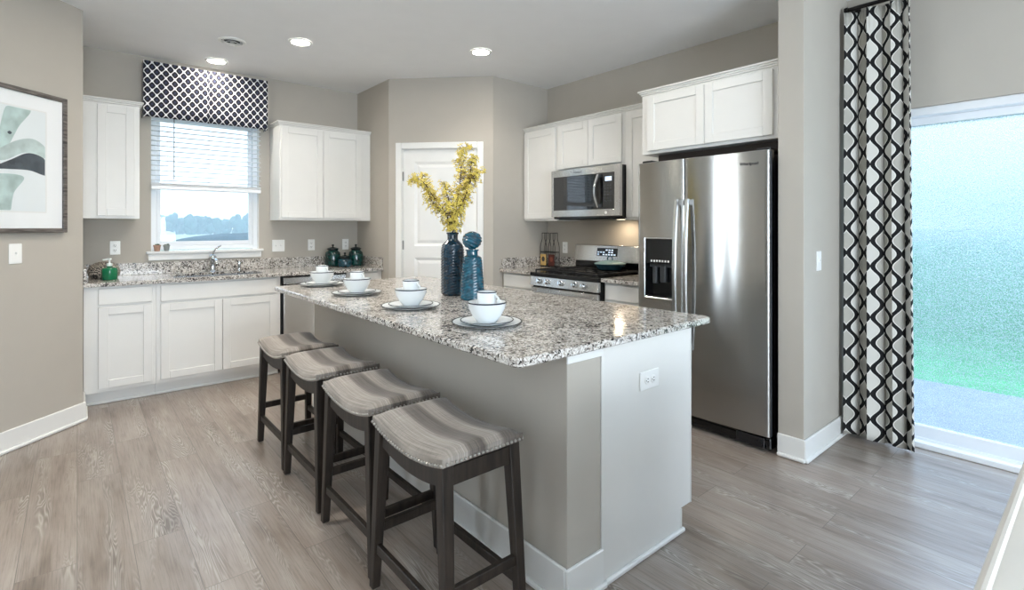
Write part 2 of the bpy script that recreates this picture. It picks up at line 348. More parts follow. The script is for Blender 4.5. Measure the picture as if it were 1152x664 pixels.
# ------------------------------------------------------------------ mesh helpers
class MB:
    def __init__(s): s.bm = bmesh.new(); s.uv = None; s.mi = 0
    def _tag(s, before):
        for f in s.bm.faces:
            if f not in before: f.material_index = s.mi
    def box(s, x0, x1, y0, y1, z0, z1, b=0.0, seg=1, rot=None):
        x0, x1 = min(x0, x1), max(x0, x1); y0, y1 = min(y0, y1), max(y0, y1); z0, z1 = min(z0, z1), max(z0, z1)
        c = [(x0, y0, z0), (x1, y0, z0), (x1, y1, z0), (x0, y1, z0), (x0, y0, z1), (x1, y0, z1), (x1, y1, z1), (x0, y1, z1)]
        return s.hexa(c, b, seg)
    def hexa(s, c, b=0.0, seg=1):
        v = [s.bm.verts.new(p) for p in c]
        fs = [s.bm.faces.new([v[i] for i in q]) for q in ((3, 2, 1, 0), (4, 5, 6, 7), (0, 1, 5, 4), (1, 2, 6, 5), (2, 3, 7, 6), (3, 0, 4, 7))]
        for f in fs: f.material_index = s.mi
        if b > 0:
            es = list({e for f in fs for e in f.edges})
            r = bmesh.ops.bevel(s.bm, geom=es, offset=b, segments=seg, profile=0.5, affect='EDGES')
            for f in r['faces']: f.material_index = s.mi
        return s
    def bar(s, p, q, wx, wy, up=(0, 0, 1), b=0.0, wx2=None, wy2=None):
        p, q = Vector(p), Vector(q); d = (q-p).normalized(); up = Vector(up)
        a = d.cross(up)
        if a.length < 1e-5: a = Vector((1, 0, 0))
        a.normalize(); e = a.cross(d).normalized()
        wx2 = wx2 or wx; wy2 = wy2 or wy
        lo = [p+a*i*wx/2+e*j*wy/2 for i, j in ((-1, -1), (1, -1), (1, 1), (-1, 1))]
        hi = [q+a*i*wx2/2+e*j*wy2/2 for i, j in ((-1, -1), (1, -1), (1, 1), (-1, 1))]
        return s.hexa(lo+hi, b)
    def prism(s, poly, z0, z1, b=0.0):
        n = len(poly)
        lo = [s.bm.verts.new((x, y, z0)) for x, y in poly]; hi = [s.bm.verts.new((x, y, z1)) for x, y in poly]
        fs = [s.bm.faces.new(lo[::-1]), s.bm.faces.new(hi)]
        for i in range(n): fs.append(s.bm.faces.new((lo[i], lo[(i+1) % n], hi[(i+1) % n], hi[i])))
        for f in fs: f.material_index = s.mi
        return s
    def lathe(s, prof, cx=0, cy=0, z=0, n=32, fn=None, close=True):
        # prof: (r, z) bottom to top; fn(theta, r, z) -> r
        rings = []
        for r, h in prof:
            ring = []
            for i in range(n):
                th = 2*PI*i/n
                rr = fn(th, r, h) if fn else r
                ring.append(s.bm.verts.new((cx+rr*math.cos(th), cy+rr*math.sin(th), z+h)))
            rings.append(ring)
        for a, b in zip(rings, rings[1:]):
            for i in range(n):
                f = s.bm.faces.new((a[i], a[(i+1) % n], b[(i+1) % n], b[i])); f.material_index = s.mi
        if close:
            for ring, rev in ((rings[0], True), (rings[-1], False)):
                f = s.bm.faces.new(ring[::-1] if rev else ring); f.material_index = s.mi
        return s
    def tube(s, pts, r, n=8, r2=None, cap=True):
        pts = [Vector(p) for p in pts]; N = len(pts); rings = []
        nrm = None
        for i, p in enumerate(pts):
            d = (pts[min(i+1, N-1)]-pts[max(i-1, 0)]).normalized()
            if nrm is None:
                nrm = d.orthogonal().normalized()
            nrm = (nrm - d*nrm.dot(d)).normalized(); bn = d.cross(nrm)
            rr = r if r2 is None else r+(r2-r)*i/max(1, N-1)
            rings.append([s.bm.verts.new(p+nrm*rr*math.cos(2*PI*k/n)+bn*rr*math.sin(2*PI*k/n)) for k in range(n)])
        for a, b in zip(rings, rings[1:]):
            for k in range(n):
                f = s.bm.faces.new((a[k], a[(k+1) % n], b[(k+1) % n], b[k])); f.material_index = s.mi
        if cap:
            for ring, rev in ((rings[0], True), (rings[-1], False)):
                f = s.bm.faces.new(ring[::-1] if rev else ring); f.material_index = s.mi
        return s
    def cyl(s, p, q, r, n=20, r2=None): return s.tube([p, q], r, n, r2)
    def ball(s, c, r, sub=2, sc_=(1, 1, 1)):
        mt = Matrix.Translation(c) @ Matrix.Diagonal((*sc_, 1))
        rr = bmesh.ops.create_icosphere(s.bm, subdivisions=sub, radius=r, matrix=mt)
        for v in rr['verts']:
            for f in v.link_faces: f.material_index = s.mi
        return s
    def grid(s, rows, uvs=None, closed=False):
        # rows: list of lists of points
        vs = [[s.bm.verts.new(p) for p in r] for r in rows]
        uvl = s.bm.loops.layers.uv.verify() if uvs else None
        for i in range(len(vs)-1):
            m = len(vs[i])
            for j in range(m if closed else m-1):
                k = (j+1) % m
                f = s.bm.faces.new((vs[i][j], vs[i][k], vs[i+1][k], vs[i+1][j])); f.material_index = s.mi
                if uvs:
                    for lp, (a, b) in zip(f.loops, ((i, j), (i, k), (i+1, k), (i+1, j))): lp[uvl].uv = uvs[a][b]
        return s
    def build(s, name, mats, parent=None, smooth=35, recalc=True):
        if recalc: bmesh.ops.recalc_face_normals(s.bm, faces=s.bm.faces)
        me = bpy.data.meshes.new(name); s.bm.to_mesh(me); s.bm.free()
        for m in (mats if isinstance(mats, (list, tuple)) else [mats]): me.materials.append(m)
        if smooth:
            for p in me.polygons: p.use_smooth = True
            me.set_sharp_from_angle(angle=math.radians(smooth))
        o = bpy.data.objects.new(name, me); C.objects.link(o)
        if parent: o.parent = parent
        return o

def thing(name, label, cat, loc=(0, 0, 0), rotz=0.0, group=None):
    o = bpy.data.objects.new(name, None); C.objects.link(o); o.empty_display_size = 0.1
    o.location = loc; o.rotation_euler = (0, 0, rotz); o['label'] = label; o['category'] = cat
    if group: o['group'] = group
    return o
def tag(o, label, cat, group=None, kind=None):
    o['label'] = label; o['category'] = cat
    if group: o['group'] = group
    if kind: o['kind'] = kind
    return o
def struct(o, label=None, cat=None):
    o['kind'] = 'structure'
    if label: o['label'] = label
    if cat: o['category'] = cat
    return o
def dup(root, label=None, loc=None, rotz=None):
    r = root.copy(); C.objects.link(r)
    if label: r['label'] = label
    if loc is not None: r.location = loc
    if rotz is not None: r.rotation_euler = (0, 0, rotz)
    for ch in list(root.children):
        c = ch.copy(); C.objects.link(c); c.parent = r
        for g in list(ch.children):
            d = g.copy(); C.objects.link(d); d.parent = c
    return r

# ------------------------------------------------------------------ room shell
H = 2.80
WY = 5.44      # sink-window wall face
WX = 3.84      # range / patio wall face
PA, PB = (2.37, 4.69), (3.10, 3.935)   # pantry corners
m = MB(); m.box(-2.4, 4.0, -3.7, 5.6, -0.12, 0.0)
struct(m.build('floor', M['floor'], smooth=0), 'grey brown oak plank floor', 'floor')
m = MB(); m.box(-2.4, 4.0, -3.7, 5.6, H, H+0.12)
struct(m.build('ceiling', M['ceiling'], smooth=0), 'white textured ceiling with recessed lights', 'ceiling')
WIN = (0.49, 1.36, 1.10, 2.36)          # sink window opening x0,x1,z0,z1
def wall_with_hole(fn, a0, a1, h0, h1, z0, z1):
    m = MB()
    for q in ((a0, h0, 0, H), (h1, a1, 0, H), (h0, h1, z1, H)):
        fn(m, *q)
    if z0 > 0: fn(m, h0, h1, 0, z0)
    return m
m = wall_with_hole(lambda m, a, b, z0, z1: m.box(a, b, WY, WY+0.16, z0, z1), -0.1, 4.0, *WIN[:2], *WIN[2:])
struct(m.build('wall_back', M['wall'], smooth=0), 'greige wall with the sink window', 'wall')
SL = (-0.88, 0.95, 2.04)                # patio door opening y0,y1,top
m = wall_with_hole(lambda m, a, b, z0, z1: m.box(WX, WX+0.16, a, b, z0, z1), -3.7, 5.44, SL[0], SL[1], 0, SL[2])
struct(m.build('wall_right', M['wall'], smooth=0), 'greige wall behind range and around patio door', 'wall')
# diagonal wall on the left, then the living-room walls behind the camera
dq = 0.0707*1.6
m = MB(); m.prism([(0.03, 4.56), (0.03, 5.44), (-0.13, 5.44), (-0.13, 4.56)], 0, H)
struct(m.build('wall_left_return', M['wall'], smooth=0), 'short wall return beside the sink counter', 'wall')
LD = (0.03+2.2)*math.sqrt(2)
ADDED_SLITS = ((1.76, 1.89), (1.42, 1.61))       # invented window slits, out of view, added to streak the refrigerator doors
m = MB()
xs = [-LD, -ADDED_SLITS[0][1], -ADDED_SLITS[0][0], -ADDED_SLITS[1][1], -ADDED_SLITS[1][0], 0.0]
for k in (0, 2, 4): m.box(xs[k], xs[k+1], 0, 0.16, 0, H)
for k in (1, 3): m.box(xs[k], xs[k+1], 0, 0.16, 0, 0.25); m.box(xs[k], xs[k+1], 0, 0.16, 2.35, H)
o = struct(m.build('wall_left', M['wall'], smooth=0), 'greige diagonal wall with the framed print', 'wall'); o.location = (0.03, 4.56, 0); o.rotation_euler = (0, 0, math.radians(45))
for k, (sa, sb) in enumerate(ADDED_SLITS):
    R = bpy.data.objects.new('window_%d' % (k+2), None); C.objects.link(R); struct(R, 'added unseen window slit in the diagonal wall, for refrigerator streaks', 'window'); R.location = (0.03, 4.56, 0); R.rotation_euler = (0, 0, math.radians(45))
    m = MB(); a, b = -sb, -sa
    m.box(a, a+0.02, 0.06, 0.12, 0.25, 2.35); m.box(b-0.02, b, 0.06, 0.12, 0.25, 2.35); m.box(a+0.02, b-0.02, 0.06, 0.12, 0.25, 0.28); m.box(a+0.02, b-0.02, 0.06, 0.12, 2.32, 2.35)
    m.build('window_frame', M['vinyl'], R)
    m = MB(); m.box(a+0.018, b-0.018, 0.085, 0.089, 0.275, 2.325); m.build('window_pane', M['glass'], R, smooth=0)
m = wall_with_hole(lambda m, a, b, z0, z1: m.box(-2.36, -2.2, a, b, z0, z1), -3.7, 2.33, -2.3, -0.3, 0.7, 2.3)
struct(m.build('wall_living_side', M['wall'], smooth=0), 'living room side wall with window opening', 'wall')
m = wall_with_hole(lambda m, a, b, z0, z1: m.box(a, b, -3.7, -3.54, z0, z1), -2.2, 3.84, -1.0, 1.6, 0.6, 2.3)
struct(m.build('wall_front', M['wall'], smooth=0), 'living room wall with wide window opening', 'wall')
# pantry box
m = MB(); m.prism([PA, (2.37, 5.44), (2.49, 5.44), (2.49, 4.74)], 0, H)
struct(m.build('wall_pantry_left', M['wall'], smooth=0), 'pantry wall beside the sink counter', 'wall')
m = MB(); m.prism([PB, (3.15, 4.055), (3.84, 4.055), (3.84, 3.935)], 0, H)
struct(m.build('wall_pantry_right', M['wall'], smooth=0), 'pantry wall beside the range counter', 'wall')
# diagonal pantry wall with door hole, local frame: x along, y into the wall
DLEN = math.hypot(PB[0]-PA[0], PB[1]-PA[1]); DANG = math.atan2(PB[1]-PA[1], PB[0]-PA[0])
D0, D1, DH = 0.135, 0.893, 2.10
m = MB()
m.box(0, D0, 0, 0.12, 0, H); m.box(D1, DLEN, 0, 0.12, 0, H); m.box(D0, D1, 0, 0.12, DH, H)
o = struct(m.build('wall_pantry_diagonal', M['wall'], smooth=0), 'diagonal pantry wall around the white door', 'wall'); o.location = (*PA, 0); o.rotation_euler = (0, 0, DANG)
# partition beside the fridge
m = MB(); m.box(3.11, 3.84, 1.13, 1.27, 0, H, 0.003)
struct(m.build('wall_partition', M['wall'], smooth=0), 'narrow wall end between fridge and patio curtain', 'wall')

def base_profile(m, x0, x1, y):   # along local x, front toward -y
    m.box(x0, x1, y-0.014, y, 0.02, 0.128, 0.004); m.box(x0, x1, y-0.026, y, 0.0, 0.022, 0.006)
def baseboard(name, p, ang, length):
    m = MB(); base_profile(m, 0, length, 0); o = struct(m.build(name, M['trim'])); o.location = (*p, 0); o.rotation_euler = (0, 0, ang); return o
L45 = math.radians(45)
baseboard('baseboard_left', (0.03-2.2*math.cos(L45), 4.56-2.2*math.sin(L45)), L45, 2.2+0.012)
baseboard('baseboard_left_return', (0.03, 4.56), PI/2, 0.30)
baseboard('baseboard_partition_end', (3.11, 1.27), -PI/2, 0.14+0.012)
baseboard('baseboard_partition_side', (3.11-0.012, 1.13), 0, 0.74)
baseboard('baseboard_right', (3.84, 1.13), -PI/2, 0.17)
baseboard('baseboard_right_living', (3.84, -0.90), -PI/2, 2.6)
baseboard('baseboard_front', (3.84, -3.54), PI, 6.0)

# pantry door (door_1) and casing
R = bpy.data.objects.new('door_1', None); C.objects.link(R); R.location = (*PA, 0); R.rotation_euler = (0, 0, DANG); struct(R, 'white two panel pantry door', 'door')
m = MB()
def panel_door(m, x0, x1, z0, z1, y0, y1, panels, st=0.115):
    zs = sorted({z0, z1} | {z for p in panels for z in p})
    m.box(x0, x0+st, y0, y1, z0, z1); m.box(x1-st, x1, y0, y1, z0, z1)
    for a, b in zip(zs, zs[1:]):
        if (a, b) in panels:
            xa, xb = x0+st, x1-st; r, d = 0.028, 0.012
            # moulded recess with a raised field
            o1 = [(xa, y0, a), (xb, y0, a), (xb, y0, b), (xa, y0, b)]
            o2 = [(xa+r, y0+d, a+r), (xb-r, y0+d, a+r), (xb-r, y0+d, b-r), (xa+r, y0+d, b-r)]
            o3 = [(xa+2.1*r, y0+0.003, a+2.1*r), (xb-2.1*r, y0+0.003, a+2.1*r), (xb-2.1*r, y0+0.003, b-2.1*r), (xa+2.1*r, y0+0.003, b-2.1*r)]
            m.grid([o1, o2, o3], closed=True)
            f = m.bm.faces.new([m.bm.verts.new(p) for p in o3])
            m.box(xa, xb, y0+0.015, y1, a, b)
        else:
            m.box(x0+st, x1-st, y0, y1, a, b)
panel_door(m, D0+0.004, D1-0.004, 0.012, DH-0.004, 0.022, 0.06, [(1.135, 1.975), (0.20, 1.02)])
m.build('door_slab', M['trim'], R, smooth=0)
m = MB()
cw = 0.062
m.box(D0-cw, D0, -0.014, 0.0, 0, DH+cw, 0.004); m.box(D1, D1+cw, -0.014, 0.0, 0, DH+cw, 0.004); m.box(D0, D1, -0.014, 0.0, DH, DH+cw, 0.004)
m.box(D0-0.002, D0+0.003, 0.0, 0.10, 0, DH); m.box(D1-0.003, D1+0.002, 0.0, 0.10, 0, DH); m.box(D0, D1, 0.0, 0.10, DH-0.003, DH)
m.build('door_casing', M['trim'], R)
for z in (0.25, 1.145, 1.83):
    m = MB(); m.cyl((D0+0.004, 0.012, z-0.045), (D0+0.004, 0.012, z+0.045), 0.008, 12); m.box(D0-0.001, D0+0.012, 0.012, 0.024, z-0.045, z+0.045)
    m.build('hinge', M['hinge'], R)
m = MB(); m.lathe([(0.026, 0), (0.027, 0.006), (0.012, 0.012), (0.011, 0.03), (0.025, 0.04), (0.028, 0.052), (0.022, 0.064), (0.0, 0.067)], n=20)
k = m.build('door_knob', M['hinge'], R); k.location = (D1-0.06, 0.022, 0.93); k.rotation_euler = (PI/2, 0, 0)

# sink window (window_1)
x0, x1, z0, z1 = WIN
R = bpy.data.objects.new('window_1', None); C.objects.link(R); struct(R, 'white double hung sink window', 'window')
m = MB()
fy0, fy1 = WY+0.05, WY+0.13
m.box(x0, x0+0.045, fy0, fy1, z0, z1, 0.004); m.box(x1-0.045, x1, fy0, fy1, z0, z1, 0.004); m.box(x0+0.045, x1-0.045, fy0, fy1, z1-0.045, z1, 0.004); m.box(x0+0.045, x1-0.045, fy0, fy1, z0+0.02, z0+0.055, 0.004)
m.build('window_frame', M['vinyl'], R)
m = MB(); a, b = x0+0.045, x1-0.045
for yy, za, zb in ((WY+0.062, z0+0.055, 1.70), (WY+0.094, 1.66, z1-0.045)):
    m.box(a, a+0.032, yy, yy+0.028, za, zb, 0.003); m.box(b-0.032, b, yy, yy+0.028, za, zb, 0.003)
    m.box(a+0.032, b-0.032, yy, yy+0.028, za, za+0.04, 0.003); m.box(a+0.032, b-0.032, yy, yy+0.028, zb-0.036, zb, 0.003)
m.build('window_sash', M['vinyl'], R)
for yy, za, zb in ((WY+0.074, z0+0.09, 1.668), (WY+0.106, 1.695, z1-0.078)):
    m = MB(); m.box(a+0.03, b-0.03, yy, yy+0.004, za, zb); m.build('window_pane', M['glass'], R, smooth=0)
m = MB(); m.box(x0-0.035, x1+0.035, WY-0.035, WY+0.05, z0-0.012, z0+0.012, 0.005, 2); m.box(x0-0.02, x1+0.02, WY-0.014, WY, z0-0.07, z0-0.012, 0.004)
m.build('window_sill', M['trim'], R, smooth=20)
m = MB()
m.box(x0, x0+0.004, WY, fy0, z0+0.012, z1); m.box(x1-0.004, x1, WY, fy0, z0+0.012, z1); m.box(x0, x1, WY, fy0, z1-0.004, z1)
m.build('window_jamb', M['trim'], R, smooth=0)

# patio sliding door (door_2), local x = -Y
R = bpy.data.objects.new('door_2', None); C.objects.link(R); R.location = (WX, SL[1], 0); R.rotation_euler = (0, 0, -PI/2); struct(R, 'white framed sliding patio door with wet glass', 'door')
W = SL[1]-SL[0]
m = MB()
m.box(0, 0.05, 0.02, 0.14, 0, SL[2], 0.004); m.box(W-0.05, W, 0.02, 0.14, 0, SL[2], 0.004); m.box(0.05, W-0.05, 0.02, 0.14, SL[2]-0.05, SL[2], 0.004)
m.box(0.05, W-0.05, 0.0, 0.14, 0.0, 0.035, 0.004); m.box(0.05, W-0.05, 0.05, 0.056, 0.035, 0.05)
m.build('door_frame', M['vinyl'], R)
for k, (a, b, y) in enumerate(((0.05, W/2+0.03, 0.09), (W/2-0.03, W-0.05, 0.045))):
    m = MB()
    m.box(a, a+0.06, y, y+0.035, 0.036, 1.99, 0.004); m.box(b-0.06, b, y, y+0.035, 0.036, 1.99, 0.004)
    m.box(a+0.06, b-0.06, y, y+0.035, 0.036, 0.112, 0.004); m.box(a+0.06, b-0.06, y, y+0.035, 1.945, 1.99, 0.004)
    s_ = m.build('sliding_panel', M['vinyl'], R)
    m = MB(); m.box(a+0.055, b-0.055, y+0.015, y+0.021, 0.108, 1.95); m.build('door_pane', M['wetglass'], s_, smooth=0)
m = MB(); m.box(W/2-0.015, W/2+0.015, 0.0, 0.045, 0.95, 1.15, 0.006); m.build('door_handle', M['vinyl'], R)

# ------------------------------------------------------------------ outdoors
m = MB(); m.box(WX+0.16, 5.75, -2.4, 3.2, -0.16, -0.04); struct(m.build('patio_slab', M['concrete'], smooth=0), 'pale concrete patio slab', 'patio')
m = MB(); m.box(WX+0.16, 120, -120, 13, -0.4, -0.10); struct(m.build('lawn_ground', M['lawn'], smooth=0), 'green lawn beyond the patio', 'lawn')
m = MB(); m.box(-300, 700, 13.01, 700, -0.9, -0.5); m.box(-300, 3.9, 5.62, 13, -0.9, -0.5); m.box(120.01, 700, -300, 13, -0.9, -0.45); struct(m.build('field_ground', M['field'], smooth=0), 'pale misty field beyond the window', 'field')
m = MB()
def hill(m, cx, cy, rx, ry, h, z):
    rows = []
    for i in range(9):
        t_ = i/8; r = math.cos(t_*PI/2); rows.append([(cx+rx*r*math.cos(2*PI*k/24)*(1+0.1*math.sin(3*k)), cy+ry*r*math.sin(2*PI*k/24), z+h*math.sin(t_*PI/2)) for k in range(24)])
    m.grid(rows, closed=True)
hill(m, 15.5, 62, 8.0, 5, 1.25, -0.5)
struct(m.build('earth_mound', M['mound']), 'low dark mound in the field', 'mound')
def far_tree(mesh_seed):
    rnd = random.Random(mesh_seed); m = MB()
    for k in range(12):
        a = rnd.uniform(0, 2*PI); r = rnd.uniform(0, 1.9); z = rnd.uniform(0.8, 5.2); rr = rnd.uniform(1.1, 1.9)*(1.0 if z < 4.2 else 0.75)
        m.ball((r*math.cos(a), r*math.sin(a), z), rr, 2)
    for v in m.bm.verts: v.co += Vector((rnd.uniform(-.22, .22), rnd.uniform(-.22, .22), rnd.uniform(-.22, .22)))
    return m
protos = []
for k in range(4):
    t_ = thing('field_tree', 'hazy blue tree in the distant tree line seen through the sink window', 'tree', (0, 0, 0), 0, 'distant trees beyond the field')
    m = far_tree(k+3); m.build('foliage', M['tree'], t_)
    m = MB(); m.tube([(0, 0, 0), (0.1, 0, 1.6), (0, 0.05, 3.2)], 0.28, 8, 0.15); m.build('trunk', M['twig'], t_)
    protos.append(t_)
rnd = random.Random(11)
k = 0
for row in range(3):
    for q in range(7):
        o = protos[k] if k < 4 else dup(protos[k % 4])
        o.location = (11.0+q*5.3+row*2.7, 150+row*6.0, -0.6); o.rotation_euler = (0, 0, rnd.uniform(0, 6))
        o.scale = (0.66, 0.66, rnd.uniform(0.62, 0.95)); k += 1

# ------------------------------------------------------------------ cabinets (local: x right, front toward -y, z up)
def shaker(m, x0, x1, z0, z1, rail=0.058, t=0.02, rec=0.010):
    b = 0.002
    m.box(x0, x0+rail, -t, -0.001, z0, z1, b); m.box(x1-rail, x1, -t, -0.001, z0, z1, b)
    m.box(x0+rail, x1-rail, -t, -0.001, z0, z0+rail, b); m.box(x0+rail, x1-rail, -t, -0.001, z1-rail, z1, b)
    m.box(x0+rail-0.002, x1-rail+0.002, -t+rec, -0.001, z0+rail-0.002, z1-rail+0.002)
def cabinet(label, loc, rotz, w, z0, z1, depth, doors=(), drawers=(), crown=None, toe=False, name='base_cabinet', hollow=False):
    r = thing(name, label, 'cabinet', loc, rotz)
    m = MB()
    if hollow:
        m.box(0, w, 0, depth, 0.10, 0.66); m.box(0, w, 0, 0.035, 0.66, z1); m.box(0, 0.03, 0.035, depth, 0.66, z1); m.box(w-0.03, w, 0.035, depth, 0.66, z1); m.box(0, w, 0.075, depth, 0, 0.10)
    elif toe:
        m.box(0, w, 0, depth, 0.10, z1, 0.0015); m.box(0, w, 0.075, depth, 0, 0.10)
    else:
        m.box(0, w, 0, depth, z0, z1, 0.0015)
    m.build('cabinet_body', M['cab'], r)
    for d in doors:
        m = MB(); shaker(m, *d); m.build('cabinet_door', M['cab'], r)
    for d in drawers:
        m = MB(); m.box(d[0], d[1], -0.02, -0.001, d[2], d[3], 0.003); m.build('drawer_front', M['cab'], r)
    if toe:
        m = MB(); m.box(0, w, 0.056, 0.0745, 0, 0.018, 0.004); m.build('shoe_moulding', M['trim'], r)
    if crown:
        l_, rr = crown; m = MB()
        for k, (o_, za, zb) in enumerate(((0.008, 0.0, 0.012), (0.016, 0.012, 0.024), (0.026, 0.024, 0.036))):
            m.box(-o_*l_, w+o_*rr, -o_, depth, z1+za+0.0005, z1+zb, 0.002)
        m.build('crown_moulding', M['cab'], r)
    return r
CY = 4.845
cabinet('white base cabinet with one drawer and one door, left of the sink cabinet', (0.034, CY, 0), 0, 0.436, 0, 0.883, WY-CY-0.002,
        [(0.084, 0.411, 0.13, 0.73)], [(0.084, 0.411, 0.748, 0.868)], toe=True)
cabinet('wide white two door sink base cabinet with a long false drawer front', (0.471, CY, 0), 0, 0.917, 0, 0.883, WY-CY-0.002,
        [(0.027, 0.4535, 0.13, 0.722), (0.4575, 0.884, 0.13, 0.722)], [(0.027, 0.884, 0.740, 0.868)], toe=True, hollow=True)
cabinet('narrow white base cabinet right of the dishwasher beside the pantry wall', (2.003, CY, 0), 0, 0.364, 0, 0.883, WY-CY-0.002,
        [(0.03, 0.315, 0.13, 0.73)], [(0.03, 0.315, 0.748, 0.868)], toe=True)
UY = 5.11
cabinet('narrow white single door wall cabinet left of the sink window', (0.032, UY, 0), 0, 0.353, 1.39, 2.295, WY-UY-0.002,
        [(0.085, 0.322, 1.412, 2.278)], crown=(0, 1), name='wall_cabinet')
cabinet('white two door wall cabinet right of the sink window', (1.458, UY, 0), 0, 0.910, 1.39, 2.295, WY-UY-0.002,
        [(0.014, 0.4055, 1.412, 2.278), (0.4095, 0.801, 1.412, 2.278)], crown=(1, 0), name='wall_cabinet')
UX = 3.51; RZ = -PI/2
cabinet('white single door wall cabinet between pantry wall and microwave', (UX, 3.932, 0), RZ, 0.468, 1.385, 2.295, WX-UX-0.002,
        [(0.012, 0.458, 1.405, 2.278)], crown=(0, 0), name='wall_cabinet')
cabinet('short white two door wall cabinet above the microwave', (UX, 3.463, 0), RZ, 0.796, 1.852, 2.295, WX-UX-0.002,
        [(0.030, 0.400, 1.872, 2.278), (0.404, 0.774, 1.872, 2.278)], crown=(0, 0), name='wall_cabinet')
cabinet('narrow white wall cabinet between microwave and refrigerator cabinet', (UX, 2.666, 0), RZ, 0.385, 1.385, 2.295, WX-UX-0.002,
        [(0.026, 0.365, 1.405, 2.278)], crown=(0, 0), name='wall_cabinet')
FX = 3.21
cabinet('deep white two door cabinet above the refrigerator', (FX, 2.280, 0), RZ, 1.008, 1.858, 2.295, WX-FX-0.002,
        [(0.055, 0.502, 1.880, 2.278), (0.506, 0.945, 1.880, 2.278)], crown=(1, 0), name='wall_cabinet')
BX = 3.225
cabinet('white base cabinet between pantry wall and gas range', (BX, 3.932, 0), RZ, 0.484, 0, 0.883, WX-BX-0.002,
        [(0.03, 0.455, 0.13, 0.73)], [(0.03, 0.455, 0.748, 0.868)], toe=True)
cabinet('white base cabinet between gas range and refrigerator', (BX, 2.648, 0), RZ, 0.41, 0, 0.883, WX-BX-0.002,
        [(0.02, 0.38, 0.13, 0.73)], [(0.02, 0.38, 0.748, 0.868)], toe=True)

# ------------------------------------------------------------------ granite worktops
r = thing('granite_worktop', 'speckled granite worktop with sink under the window', 'worktop', (0, 0, 0.884))
SX0, SX1, SY0, SY1 = 0.60, 1.28, 4.90, 5.27
CF = 4.80
m = MB()
m.box(0.033, SX0, CF, WY-0.002, 0, 0.03, 0.003); m.box(SX1, 2.367, CF, WY-0.002, 0, 0.03, 0.003)
m.box(SX0, SX1, CF, SY0, 0, 0.03); m.box(SX0, SX1, SY1, WY-0.002, 0, 0.03)
m.build('worktop_slab', M['granite'], r)
m = MB(); m.box(0.033, 2.367, WY-0.022, WY-0.002, 0.03, 0.132, 0.002); m.box(0.033, 0.053, CF+0.02, WY-0.022, 0.03, 0.132, 0.002); m.box(2.347, 2.367, CF+0.02, WY-0.022, 0.03, 0.132, 0.002)
m.build('backsplash', M['granite'], r)
r = thing('kitchen_sink', 'stainless undermount sink set in the worktop below the window', 'sink', (0, 0, 0.884))
m = MB(); t_ = 0.012
m.box(SX0+.001, SX0+t_, SY0+.001, SY1-.001, -0.19, 0.012); m.box(SX1-t_, SX1-.001, SY0+.001, SY1-.001, -0.19, 0.012)
m.box(SX0+t_, SX1-t_, SY0+.001, SY0+t_, -0.19, 0.012); m.box(SX0+t_, SX1-t_, SY1-t_, SY1-.001, -0.19, 0.012); m.box(SX0+t_, SX1-t_, SY0+t_, SY1-t_, -0.19, -0.178)
m.build('sink_basin', M['steel_plain'], r)
m = MB(); m.lathe([(0.045, 0), (0.045, 0.004), (0.03, 0.003), (0.0, 0.001)], 0.94, 5.1, -0.178); m.build('drain', M['chrome'], r)
r = thing('granite_worktop', 'short granite worktop between pantry wall and range', 'worktop', (0, 0, 0.884))
m = MB(); m.box(3.175, 3.838, 3.448, 3.932, 0, 0.03, 0.003); m.build('worktop_slab', M['granite'], r)
m = MB(); m.box(3.818, 3.838, 3.448, 3.912, 0.03, 0.132, 0.002); m.box(3.20, 3.838, 3.912, 3.932, 0.03, 0.132, 0.002); m.build('backsplash', M['granite'], r)
r = thing('granite_worktop', 'short granite worktop between range and refrigerator', 'worktop', (0, 0, 0.884))
m = MB(); m.box(3.175, 3.838, 2.238, 2.649, 0, 0.03, 0.003); m.build('worktop_slab', M['granite'], r)
m = MB(); m.box(3.818, 3.838, 2.238, 2.649, 0.03, 0.132, 0.002); m.build('backsplash', M['granite'], r)

# ------------------------------------------------------------------ island
IX0, IX1, IY0, IY1 = 1.03, 2.207, 1.187, 3.75
m = MB()
def rounded_slab(m, x0, x1, y0, y1, z0, z1, r, seg=6):
    pts = []
    for cx, cy, a0 in ((x1-r, y0+r, -PI/2), (x1-r, y1-r, 0), (x0+r, y1-r, PI/2), (x0+r, y0+r, PI)):
        for k in range(seg+1):
            a = a0+PI/2*k/seg; pts.append((cx+r*math.cos(a), cy+r*math.sin(a)))
    b = 0.005
    def off(d):
        cx, cy = (x0+x1)/2, (y0+y1)/2
        return [(cx+(x-cx)*(1-2*d/(x1-x0)), cy+(y-cy)*(1-2*d/(y1-y0))) for x, y in pts]
    rings = [[(x, y, z) for x, y in off(d)] for d, z in ((b, z0), (0, z0+b), (0, z1-b), (b, z1))]
    m.grid(rings, closed=True)
    m.bm.verts.ensure_lookup_table(); n = len(pts); m.bm.faces.new(m.bm.verts[:n][::-1]); m.bm.faces.new(m.bm.verts[3*n:4*n])
rounded_slab(m, IX0, IX1, IY0, IY1, 0.884, 0.914, 0.03)
tag(m.build('island_worktop', M['granite'], smooth=30), 'large speckled granite island worktop set with four place settings', 'worktop')
r = thing('kitchen_island', 'white and greige kitchen island under the granite top', 'island', (0, 0, 0))
m = MB(); m.box(1.29, 1.468, 1.225, 3.70, 0, 0.883, 0.002); m.build('half_wall', M['wall'], r)
